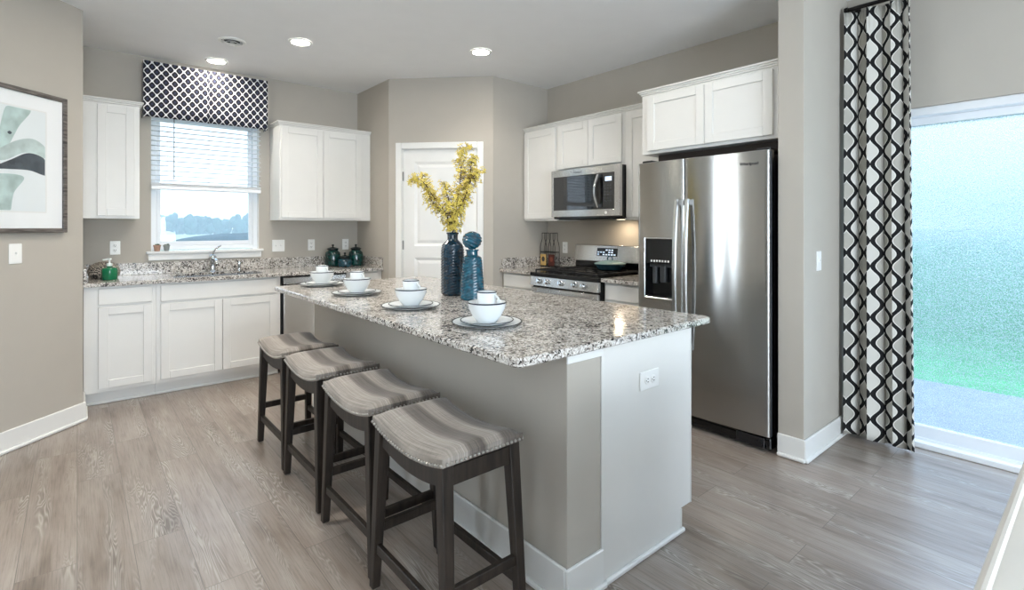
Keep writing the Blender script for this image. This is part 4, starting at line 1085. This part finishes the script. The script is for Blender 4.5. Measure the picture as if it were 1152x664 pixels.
def pts_of(lst): return [Vector((VX, VY, TOP+0.31)), Vector((VX, VY, TOP+0.385))]+[to_ground(px, py, Dv+dd) for px, py, dd in lst]
branch('yellow flowering branch reaching farthest left from the tall vase', pts_of([(500, 238, -.01), (488, 222, -.03), (478, 207, -.05), (468, 200, -.06), (463, 205, -.06)]), 4)
branch('low yellow flowering branch curving left below the longest left one', pts_of([(500, 240, .02), (490, 232, .03), (484, 222, .04), (480, 210, .05), (478, 198, .05)]), 4)
branch('short yellow flowering branch in the middle of the bouquet', pts_of([(506, 238, -.05), (505, 225, -.07), (502, 215, -.08), (500, 206, -.09)]), 4)
branch('tallest upright yellow flowering branch in the tall vase', pts_of([(513, 236, .02), (516, 218, .03), (518, 200, .03), (519, 183, .02), (520, 170, .01), (529, 164, .0)]), 5)
branch('yellow flowering branch leaning right with its tip beside the door casing', pts_of([(516, 238, -.02), (523, 222, -.03), (529, 205, -.03), (534, 197, -.02), (542, 191, -.01)]), 5)
branch('bushy yellow flowering branch just right of the tallest one', pts_of([(514, 240, .06), (522, 226, .07), (527, 210, .07), (529, 196, .06), (531, 182, .05), (535, 177, .05)]), 5)

# ------------------------------------------------------------------ things on the sink counter
def canister(label, loc, rad, h, body, knob=True, squat=False):
    t_ = thing('canister', label, 'canister', loc)
    m = MB(); z0 = 0.0
    m.lathe([(0.0, 0), (rad*0.86, 0), (rad*0.97, 0.006), (rad, 0.02), (rad, h*0.72), (rad*0.93, h*0.88), (rad*0.70, h*0.97), (rad*0.66, h), (0, h)], n=40, close=False); m.build('canister_body', body, t_, smooth=50)
    m = MB(); m.lathe([(rad*0.64, h+0.0005), (rad*0.66, h+0.010), (rad*0.76, h+0.013), (rad*0.77, h+0.020), (rad*0.55, h+0.030), (rad*0.2, h+0.036), (0.007, h+0.040), (0.0065, h+0.045), (0.012, h+0.050), (0.013, h+0.057), (0.008, h+0.064), (0, h+0.065)], n=32, close=True); m.build('canister_lid', M['canister_lid'], t_, smooth=50)
    return t_
canister('tall dark green lidded canister left at the back of the group', (2.035, 5.285, TOP), 0.078, 0.165, M['canister'])
canister('small squat blue green lidded canister at the front of the group', (2.100, 5.130, TOP), 0.070, 0.085, M['canister_blue'])
canister('tall dark green lidded canister nearest the pantry wall', (2.248, 5.200, TOP), 0.074, 0.165, M['canister'])
# soap
t_ = thing('soap_bottle', 'clear green pump soap bottle on the counter left of the sink', 'soap bottle', (0.190, 5.02, TOP))
m = MB(); m.lathe([(0, 0), (0.044, 0), (0.050, 0.006), (0.051, 0.075), (0.046, 0.092), (0.020, 0.100), (0.016, 0.102), (0.016, 0.108), (0, 0.108)], n=32, close=False, fn=lambda th, r, h: r*(1-0.10*abs(math.sin(th)))); m.build('bottle_body', M['soap'], t_, smooth=50)
m = MB(); m.lathe([(0.018, 0.1085), (0.019, 0.128), (0.010, 0.131), (0.006, 0.133), (0.006, 0.155), (0.013, 0.157), (0.013, 0.168), (0, 0.169)], n=20); m.bar((0, 0, 0.163), (-0.042, -0.012, 0.158), 0.011, 0.009); m.build('pump_head', M['pump'], t_)
t_ = thing('woven_jar', 'squat mottled black and white jar behind the green soap', 'jar', (0.165, 5.235, TOP))
m = MB(); m.lathe([(0, 0), (0.075, 0), (0.098, 0.02), (0.105, 0.055), (0.092, 0.095), (0.06, 0.120), (0.03, 0.13), (0, 0.131)], n=40, close=False); m.build('jar_body', M['zebra'], t_, smooth=50)
# faucet
t_ = thing('kitchen_faucet', 'chrome single lever faucet behind the sink', 'faucet', (0.945, 5.345, TOP))
m = MB(); m.lathe([(0.034, 0), (0.034, 0.006), (0.026, 0.012), (0.0235, 0.02), (0.0225, 0.10), (0.026, 0.108)], n=24); m.box(-0.115, 0.115, -0.026, 0.026, 0.0, 0.005, 0.002); m.build('faucet_body', M['chrome'], t_)
m = MB(); m.lathe([(0.027, 0.1085), (0.033, 0.118), (0.033, 0.132), (0.026, 0.150), (0.012, 0.160), (0, 0.161)], n=24); m.build('faucet_cap', M['chrome'], t_)
m = MB(); m.tube([(0, 0, 0.155), (0.004, -0.004, 0.180), (0.018, -0.018, 0.206), (0.044, -0.044, 0.232), (0.058, -0.055, 0.240)], 0.0105, 10, 0.006); m.build('lever_handle', M['chrome'], t_)
m = MB(); m.tube([(0, -0.015, 0.085), (0, -0.06, 0.112), (0, -0.12, 0.122), (0, -0.17, 0.112), (0, -0.19, 0.088)], 0.013, 12, 0.011); m.build('spout', M['chrome'], t_)
t_ = thing('side_sprayer', 'small chrome side sprayer right of the faucet', 'sprayer', (1.165, 5.345, TOP))
m = MB(); m.lathe([(0.022, 0), (0.022, 0.008), (0.014, 0.012), (0.013, 0.04), (0.016, 0.06), (0.014, 0.082), (0.0, 0.084)], n=18); m.build('sprayer_body', M['chrome'], t_)
for lab, x, mm, s_ in (('tiny terracotta plant pot on the window sill', 0.533, 'terracotta', 1.0), ('tiny grey plant pot on the window sill', 0.602, 'graypot', 0.9)):
    t_ = thing('plant_pot', lab, 'plant pot', (x, 5.423, 1.1125))
    m = MB(); m.lathe([(0, 0), (0.020*s_, 0), (0.026*s_, 0.042), (0.029*s_, 0.043), (0.029*s_, 0.054), (0.024*s_, 0.054), (0.023*s_, 0.045), (0, 0.045)], n=22, close=False); m.build('pot_body', M[mm], t_)
    m = MB()
    for k in range(14):
        a = rnd.uniform(0, 2*PI); q = rnd.uniform(0.004, 0.016); m.ball((q*math.cos(a), q*math.sin(a), 0.052+rnd.uniform(0, 0.008)), 0.006, 1)
    m.build('succulent', M['leaf'], t_)

# ------------------------------------------------------------------ range-side things
t_ = thing('wire_bottle_stand', 'black wire stand shaped like two bottles with tin labels', 'stand', (3.742, 3.915, TOP), RZ)
m = MB()
for cx in (0.055, 0.175):
    prof = [(-0.046, 0.004), (-0.046, 0.205), (-0.036, 0.245), (-0.019, 0.285), (-0.019, 0.350), (0.019, 0.350), (0.019, 0.285), (0.036, 0.245), (0.046, 0.205), (0.046, 0.004), (-0.046, 0.004)]
    for y in (-0.032, 0.032): m.tube([(cx+x, y, z) for x, z in prof], 0.0032, 6)
    for x, z in ((-0.046, 0.004), (0.046, 0.004), (-0.046, 0.15), (0.046, 0.15), (-0.019, 0.348), (0.019, 0.348)): m.cyl((cx+x, -0.032, z), (cx+x, 0.032, z), 0.0026, 6)
for y in (-0.032, 0.032): m.cyl((0.009, y, 0.150), (0.221, y, 0.150), 0.0042, 6); m.cyl((0.009, y, 0.004), (0.221, y, 0.004), 0.0036, 6)
m.build('wire_frame', M['matblack'], t_)
for cx, mm, lab in ((0.055, 'labelyellow', 'yellow tin label'), (0.175, 'labelred', 'dark red tin label')):
    m = MB(); m.box(cx-0.041, cx+0.041, -0.0365, -0.0345, 0.012, 0.128); pl = m.build('tin_label', M[mm], t_); pl['label'] = lab
    m = MB(); m.lathe([(0.024, 0), (0.024, 0.0008), (0, 0.0008)], n=8 if mm == 'labelyellow' else 6); e = m.build('label_print', M['slot'] if mm == 'labelyellow' else M['rust'], pl); e.location = (cx, -0.0365, 0.078); e.rotation_euler = (PI/2, 0, 0); e.scale = (1, 1.15, 1)
t_ = thing('braiser_pot', 'teal lidded braiser on the right rear burner', 'pot', (3.585, 2.885, 0.9455))
m = MB(); m.lathe([(0, 0), (0.095, 0), (0.112, 0.010), (0.122, 0.045), (0.126, 0.050), (0.119, 0.050), (0.106, 0.012), (0.0, 0.006)], n=44, close=False); m.build('pot_body', M['tealpot_dark'], t_, smooth=50)
m = MB(); m.lathe([(0.134, 0.0512), (0.140, 0.056), (0.136, 0.061), (0.10, 0.072), (0.05, 0.084), (0.02, 0.088), (0, 0.088)], n=44); lid = m.build('pot_lid', M['tealpot'], t_, smooth=50)
m = MB(); m.tube([(0.006*0, -0.026, 0.086), (0, -0.028, 0.104), (0, -0.018, 0.118), (0, 0, 0.123), (0, 0.018, 0.118), (0, 0.028, 0.104), (0, 0.026, 0.086)], 0.0055, 8); m.build('lid_handle', M['tealpot_dark'], lid, smooth=60)
for s_ in (-1, 1):
    m = MB(); m.tube([(-0.03, s_*0.120, 0.040), (-0.026, s_*0.146, 0.042), (0, s_*0.152, 0.043), (0.026, s_*0.146, 0.042), (0.03, s_*0.120, 0.040)], 0.006, 8); m.build('side_handle', M['tealpot_dark'], t_, smooth=60)

# ------------------------------------------------------------------ wall plates (front toward local -y)
def outlet(label, loc, rotz, w=0.07, h=0.115, kind='outlet', horizontal=False):
    t_ = thing('wall_outlet' if kind == 'outlet' else 'light_switch', label, 'outlet' if kind == 'outlet' else 'switch', loc, rotz)
    m = MB(); m.box(-w/2, w/2, -0.006, -0.0005, -h/2, h/2, 0.0025); m.build('cover_plate', M['plate'], t_)
    if kind == 'outlet':
        for s_ in (-1, 1):
            c = (s_*0.020, 0) if horizontal else (0, s_*0.020)
            m = MB(); m.lathe([(0.0165, 0), (0.0165, 0.002), (0.015, 0.003), (0, 0.003)], n=20); f = m.build('receptacle', M['plate'], t_); f.location = (c[0], -0.006, c[1]); f.rotation_euler = (PI/2, 0, 0)
            if horizontal: f.rotation_euler = (PI/2, PI/2, 0)
            m = MB()
            for dx in (-0.006, 0.006): m.box(dx-0.0016, dx+0.0016, -0.001, 0.007, 0.0029, 0.0034)
            m.lathe([(0.0026, 0), (0.0026, 0.0005)], 0, -0.008, 0.0029, 10); m.build('slots', M['slot'], f)
    else:
        for k in range(2 if w > 0.1 else 1):
            x = (-0.023+0.046*k) if w > 0.1 else 0
            m = MB(); m.box(x-0.0055, x+0.0055, -0.0075, -0.006, -0.012, 0.012, 0.001); m.hexa([(x-0.004, -0.007, -0.004), (x+0.004, -0.007, -0.004), (x+0.004, -0.006, 0.010), (x-0.004, -0.006, 0.010), (x-0.004, -0.017, 0.004), (x+0.004, -0.017, 0.004), (x+0.004, -0.014, 0.012), (x-0.004, -0.014, 0.012)]); m.build('toggle', M['plate'], t_)
    return t_
outlet('white wall outlet behind the green soap bottle', (0.243, WY, 1.148), 0)
outlet('wide white double switch plate right of the sink window', (1.540, WY, 1.137), 0, 0.118, 0.118, 'switch')
outlet('white wall outlet between double switch and canisters', (1.865, WY, 1.138), 0)
outlet('white wall outlet above the canisters', (2.232, WY, 1.137), 0)
outlet('white wall outlet between wire stand and range', (WX, 3.672, 1.113), RZ)
outlet('white sideways outlet on the island end panel', (1.764, 1.2218, 0.706), 0, 0.128, 0.075, 'outlet', True)
outlet('white light switch on the wall end beside the patio curtain', (3.324, 1.13, 1.123), 0, 0.07, 0.115, 'switch')
def on_diag(s_, z): return (0.03-s_*math.cos(L45), 4.56-s_*math.sin(L45), z)
outlet('white light switch below the framed print', on_diag(0.443, 1.163), L45, 0.075, 0.12, 'switch')

# ------------------------------------------------------------------ framed print on the diagonal wall (local x right, origin at right edge middle)
FWd, FHt = 0.98, 0.872
t_ = thing('framed_print', 'framed abstract botanical print on the diagonal wall', 'picture', on_diag(0.138, 1.723), L45)
m = MB(); fwid = 0.028
for xa, xb, za, zb in ((-FWd, -FWd+fwid, -FHt/2, FHt/2), (-fwid, 0, -FHt/2, FHt/2), (-FWd+fwid, -fwid, -FHt/2, -FHt/2+fwid), (-FWd+fwid, -fwid, FHt/2-fwid, FHt/2)): m.box(xa, xb, -0.030, -0.001, za, zb, 0.003)
m.build('picture_frame', M['frame'], t_)
m = MB(); m.box(-FWd+fwid, -fwid, -0.018, -0.002, -FHt/2+fwid, FHt/2-fwid); m.build('mat_board', M['mat'], t_, smooth=0)
PW0, PW1, PZ0, PZ1 = -FWd+0.135, -0.138, -0.305, 0.315
m = MB(); m.box(PW0-0.008, PW1+0.008, -0.0186, -0.0181, PZ0-0.008, PZ1+0.008); m.build('mat_bevel', M['trim'], t_, smooth=0)
m = MB(); m.box(PW0, PW1, -0.0192, -0.0187, PZ0, PZ1); pp = m.build('print_sheet', M['paper'], t_, smooth=0)
def flat_shape(name, pts, mat, lvl):
    m = MB(); n = len(pts); out = []
    for i in range(n):
        p0, p1, p2, p3 = [Vector((*pts[(i+k-1) % n], 0)) for k in range(4)]
        for k in range(6):
            u = k/6; q = 0.5*((2*p1)+(p2-p0)*u+(2*p0-5*p1+4*p2-p3)*u*u+(3*p1-p0-3*p2+p3)*u**3); out.append(q)
    y = -0.0193-0.0002*lvl
    vs = [m.bm.verts.new((min(max(q.x, PW0+0.004), PW1-0.004), y, min(max(q.y, PZ0+0.004), PZ1-0.004))) for q in out]
    f = m.bm.faces.new(vs); bmesh.ops.triangulate(m.bm, faces=[f])
    return m.build(name, mat, pp, smooth=0, recalc=False)
cx = -0.46
flat_shape('painted_leaf', [(cx, -0.02), (cx+0.05, 0.16), (cx+0.10, 0.32), (cx+0.23, 0.315), (cx+0.16, 0.20), (cx+0.09, 0.06)], M['wash1'], 1)
flat_shape('painted_leaf', [(cx, 0.0), (cx+0.12, 0.10), (cx+0.24, 0.14), (cx+0.33, 0.09), (cx+0.33, 0.03), (cx+0.20, 0.05), (cx+0.08, -0.01)], M['wash3'], 2)
flat_shape('painted_leaf', [(cx+0.02, -0.06), (cx+0.12, 0.00), (cx+0.22, 0.05), (cx+0.32, 0.02), (cx+0.33, -0.075), (cx+0.22, -0.055), (cx+0.10, -0.06)], M['wash2'], 3)
flat_shape('painted_leaf', [(cx-0.04, -0.12), (cx+0.06, -0.09), (cx+0.19, -0.10), (cx+0.13, -0.20), (cx+0.10, -0.33), (cx-0.02, -0.33)], M['wash1'], 4)
flat_shape('painted_leaf', [(cx-0.02, 0.02), (cx-0.13, 0.16), (cx-0.30, 0.22), (cx-0.36, 0.12), (cx-0.20, 0.06)], M['wash3'], 5)
flat_shape('painted_leaf', [(cx-0.02, -0.03), (cx-0.16, -0.04), (cx-0.34, -0.14), (cx-0.28, -0.22), (cx-0.12, -0.12)], M['wash2'], 6)
flat_shape('painted_dot', [(cx+0.095, 0.155), (cx+0.108, 0.165), (cx+0.12, 0.155), (cx+0.108, 0.145)], M['wash2'], 7)
m = MB(); m.box(-FWd+fwid, -fwid, -0.0245, -0.0235, -FHt/2+fwid, FHt/2-fwid); m.build('picture_glass', M['picture_glass'], t_, smooth=0)

# ------------------------------------------------------------------ window dressing
t_ = thing('window_blind', 'white slatted blind half lowered in the sink window', 'blind', (0, WY-0.006, 0))
bx0, bx1 = 0.487, 1.363
m = MB(); m.box(bx0, bx1, -0.055, -0.005, 2.36, 2.40, 0.003); m.build('head_rail', M['vinyl'], t_)
m = MB(); z = 2.335
while z > 1.73:
    c, s_ = 0.023*math.cos(-0.05), 0.023*math.sin(-0.05)
    m.hexa([(bx0, -0.030-c, z-s_-0.0012), (bx1, -0.030-c, z-s_-0.0012), (bx1, -0.030+c, z+s_-0.0012), (bx0, -0.030+c, z+s_-0.0012), (bx0, -0.030-c, z-s_+0.0012), (bx1, -0.030-c, z-s_+0.0012), (bx1, -0.030+c, z+s_+0.0012), (bx0, -0.030+c, z+s_+0.0012)])
    z -= 0.043
for k in range(5): m.box(bx0, bx1, -0.053, -0.007, 1.688+k*0.0045, 1.691+k*0.0045)
m.build('slats', M['blind'], t_, smooth=0)
m = MB(); m.box(bx0, bx1, -0.055, -0.005, 1.652, 1.684, 0.004); m.build('bottom_rail', M['vinyl'], t_)
m = MB()
for x in (bx0+0.12, (bx0+bx1)/2, bx1-0.12):
    for y in (-0.0545, -0.0055): m.cyl((x, y, 1.67), (x, y, 2.37), 0.0012, 5)
m.build('ladder_cords', M['vinyl'], t_)
m = MB(); m.cyl((bx0+0.165, -0.062, 1.74), (bx0+0.165, -0.060, 2.37), 0.0045, 8); m.build('tilt_wand', M['steel_plain'], t_)

t_ = thing('valance', 'navy and white lattice box valance above the sink window', 'valance', (0, 0, 0))
m = MB(); vx0, vx1, vy, vz0, vz1 = 0.425, 1.405, 5.30, 2.262, 2.735
def cloth(path, z0, z1, wave=0.0):
    uvs = []; rows = []; u = 0; us = [0]
    for p, q in zip(path, path[1:]): u += math.hypot(q[0]-p[0], q[1]-p[1]); us.append(u)
    for k in range(7):
        z = z0+(z1-z0)*k/6; rows.append([(x, y, z) for x, y in path]); uvs.append([(uu, z) for uu in us])
    return rows, uvs
mid = (vx0+vx1)/2
path = [(vx0, WY-0.003), (vx0, vy+0.004), (vx0+0.004, vy), (mid-0.018, vy), (mid-0.002, vy+0.022), (mid+0.002, vy+0.022), (mid+0.018, vy), (vx1-0.004, vy), (vx1, vy+0.004), (vx1, WY-0.003)]
rows, uvs = cloth(path, vz0, vz1); m.grid(rows, uvs); o = m.build('valance_cloth', M['valance'], t_, smooth=20)
md = o.modifiers.new('thickness', 'SOLIDIFY'); md.thickness = 0.003
m = MB(); m.box(vx0+0.005, vx1-0.005, vy+0.03, WY-0.003, vz1-0.02, vz1-0.001); m.build('mounting_board', M['trim'], t_)

# patio curtain
t_ = thing('patio_curtain', 'black and white ogee patterned curtain panel beside the patio door', 'curtain', (0, 0, 0))
m = MB(); NU, NV = 260, 44; ytop = 1.108; width = 0.345; nf = 3.2
def cpt(s_, v):
    # s_ 0..1 along the panel, v 0 hem .. 1 top ; soft pleats that tighten to the rod
    spread = 1.0+0.12*(1-v); amp = 0.046*(0.62+0.38*(1-v))
    ph = 2*PI*nf*s_+0.7*math.sin(2.1*s_*PI+0.6)
    y = ytop-width*spread*s_-0.014*math.sin(2*ph+0.8)*(1-0.3*v)+0.02*(1-v)*s_
    x = 3.705-amp*math.sin(ph)*(1+0.25*math.sin(5*s_+1))-0.012*math.sin(9*ph)*max(0, (v-0.93)/0.07)*0.4
    return x, y
rows, uvs = [], []
ref = [cpt(i/NU, 0.5) for i in range(NU+1)]; us = [0.03]
for p, q in zip(ref, ref[1:]): us.append(us[-1]+math.hypot(q[0]-p[0], q[1]-p[1]))
for k in range(NV+1):
    v = k/NV; row = []; uvr = []
    for i in range(NU+1):
        x, y = cpt(i/NU, v); z = 0.008+v*(2.665-0.008)+(0.012*math.sin(2*PI*nf*i/NU) + 0.012 if k == 0 else 0); row.append((x, y, z)); uvr.append((us[i], z))
    rows.append(row); uvs.append(uvr)
m.grid(rows, uvs); o = m.build('curtain_cloth', M['curtain'], t_, smooth=60)
md = o.modifiers.new('thickness', 'SOLIDIFY'); md.thickness = 0.002
t_ = thing('curtain_rod', 'dark metal curtain rod above the patio door', 'curtain rod', (3.705, 0, 2.690))
m = MB(); m.cyl((0, 1.09, 0), (0, -1.06, 0), 0.0125, 16); m.build('rod', M['rodmetal'], t_)
for s_, y in ((1, 1.09), (-1, -1.06)):
    m = MB(); m.cyl((0, y, 0), (0, y+s_*0.018, 0), 0.018, 16); m.build('finial', M['rodmetal'], t_)
for y in (1.075, 0.03, -1.045):
    m = MB(); m.bar((0, y, -0.002), (0.134, y, -0.002), 0.012, 0.012); m.box(0.128, 0.134, y-0.02, y+0.02, -0.04, 0.04); m.build('bracket', M['rodmetal'], t_)

# ------------------------------------------------------------------ ceiling lights and vent
def downlight(label, x, y, power):
    t_ = thing('ceiling_light', label, 'ceiling light', (x, y, H), 0, 'recessed ceiling lights')
    m = MB(); m.lathe([(0.066, -0.003), (0.070, -0.010), (0.084, -0.008), (0.088, -0.0005)], n=40, close=False); m.build('trim_ring', M['trim'], t_, smooth=50, recalc=False)
    m = MB(); m.lathe([(0.0, -0.006), (0.067, -0.006), (0.067, -0.0005)], n=36, close=False); m.build('lens', M['led'], t_, smooth=0)
    d = bpy.data.lights.new('ceiling_lamp', 'AREA'); d.shape = 'DISK'; d.size = 0.13; d.energy = power; d.color = WARM; d.spread = math.radians(125)
    o = bpy.data.objects.new('ceiling_lamp', d); C.objects.link(o); o.location = (x, y, H-0.012)
LP = 6
downlight('recessed ceiling light just in front of the valance', 0.942, 5.160, LP*0.45)
downlight('recessed ceiling light left of centre, right of the round vent', 1.356, 4.200, LP)
downlight('recessed ceiling light in front of the pantry door', 2.588, 3.451, LP)
downlight('recessed ceiling light in front of the refrigerator, above the top edge', 2.450, 1.980, LP*0.4)
downlight('added recessed ceiling light above the near island end, out of view', 1.000, 2.600, LP*0.8)  # this and the next pair are added, unseen, for streaks on the refrigerator
downlight('added recessed ceiling light above the stools, out of view', 0.200, 2.750, LP*0.6)
downlight('added unseen ceiling light left of the island, just above the top edge', 0.560, 3.760, LP*0.6)
t_ = thing('ceiling_vent', 'round white louvred ceiling vent', 'vent', (0.936, 4.531, H))
m = MB(); m.lathe([(0.098, -0.0005), (0.096, -0.008), (0.080, -0.012), (0.078, -0.004)], n=44, close=False); m.build('vent_ring', M['trim'], t_, smooth=50, recalc=False)
for k, (ro, z) in enumerate(((0.078, -0.016), (0.059, -0.026), (0.041, -0.035))):
    m = MB(); m.lathe([(ro-0.020, z+0.013), (ro, z), (ro+0.001, z+0.0015), (ro-0.019, z+0.0145)], n=40, close=False); m.build('louvre', M['trim'], t_, smooth=50, recalc=False)
m = MB(); m.lathe([(0.0, -0.044), (0.016, -0.043), (0.021, -0.038), (0.010, -0.0015)], n=30, close=False); m.build('vent_centre', M['trim'], t_, smooth=50)
m = MB(); m.lathe([(0.0, -0.0012), (0.077, -0.0012)], n=36, close=False); m.build('vent_throat', M['slot'], t_, smooth=0)

# ------------------------------------------------------------------ morning mist over the field
fm = bpy.data.materials.new('morning_mist'); fm.use_nodes = True; fn_ = fm.node_tree; fn_.nodes.remove(fn_.nodes['Principled BSDF'])
vs_ = fn_.nodes.new('ShaderNodeVolumeScatter'); vs_.inputs['Color'].default_value = (0.80, 0.91, 1.0, 1); vs_.inputs['Density'].default_value = 0.0045
fn_.links.new(vs_.outputs[0], fn_.nodes['Material Output'].inputs['Volume'])
m = MB(); m.box(-20, 120, 14, 230, -0.44, 8.0)
o = m.build('mist', fm, smooth=0); struct(o, 'pale mist over the field outside the window', 'mist')

fm2 = fm.copy(); fm2.name = 'lawn_mist'; fm2.node_tree.nodes['Volume Scatter'].inputs['Density'].default_value = 0.024; fm2.node_tree.nodes['Volume Scatter'].inputs['Color'].default_value = (0.95, 0.97, 0.96, 1)
m = MB(); m.box(9.0, 119.0, -110, 12, -0.095, 5.0)
o = m.build('lawn_mist', fm2, smooth=0); struct(o, 'pale mist over the lawn outside the patio door', 'mist')

# ------------------------------------------------------------------ armchair corner at lower right
t_ = thing('armchair', 'cream slipcovered armchair back at the lower right corner', 'armchair', (0.80, -0.775, 0))
AW = 0.98
m = MB(); m.box(0.0, AW, 0.68, 0.90, 0.10, 0.852, 0.03, 5); m.build('chair_back', M['sofa'], t_, smooth=40)
m = MB()
for y in (0.884, 0.696): m.tube([(0.012, y, 0.80), (0.020, y, 0.835), (0.04, y, 0.849), (AW-0.04, y, 0.849), (AW-0.02, y, 0.835), (AW-0.012, y, 0.80)], 0.006, 8)
m.build('piping', M['sofa'], t_)
m = MB(); m.box(0.16, AW-0.16, 0.0, 0.675, 0.10, 0.30, 0.02, 2); m.build('chair_base', M['sofa'], t_, smooth=40)
for xa in (0.0, AW-0.155):
    m = MB(); m.box(xa, xa+0.155, -0.02, 0.678, 0.10, 0.62, 0.04, 4); m.build('arm', M['sofa'], t_, smooth=40)
m = MB(); m.box(0.162, AW-0.162, 0.0, 0.675, 0.302, 0.46, 0.04, 4); m.build('seat_cushion', M['sofa'], t_, smooth=40)
m = MB(); m.box(0.165, AW-0.165, 0.50, 0.677, 0.462, 0.80, 0.05, 4); m.build('back_cushion', M['sofa'], t_, smooth=40)
for x in (0.06, AW-0.06):
    for y in (0.05, 0.84):
        m = MB(); m.bar((x, y, 0.0), (x, y, 0.0995), 0.03, 0.03, up=(0, 1, 0), wx2=0.045, wy2=0.045); m.build('leg', M['darkwood'], t_)
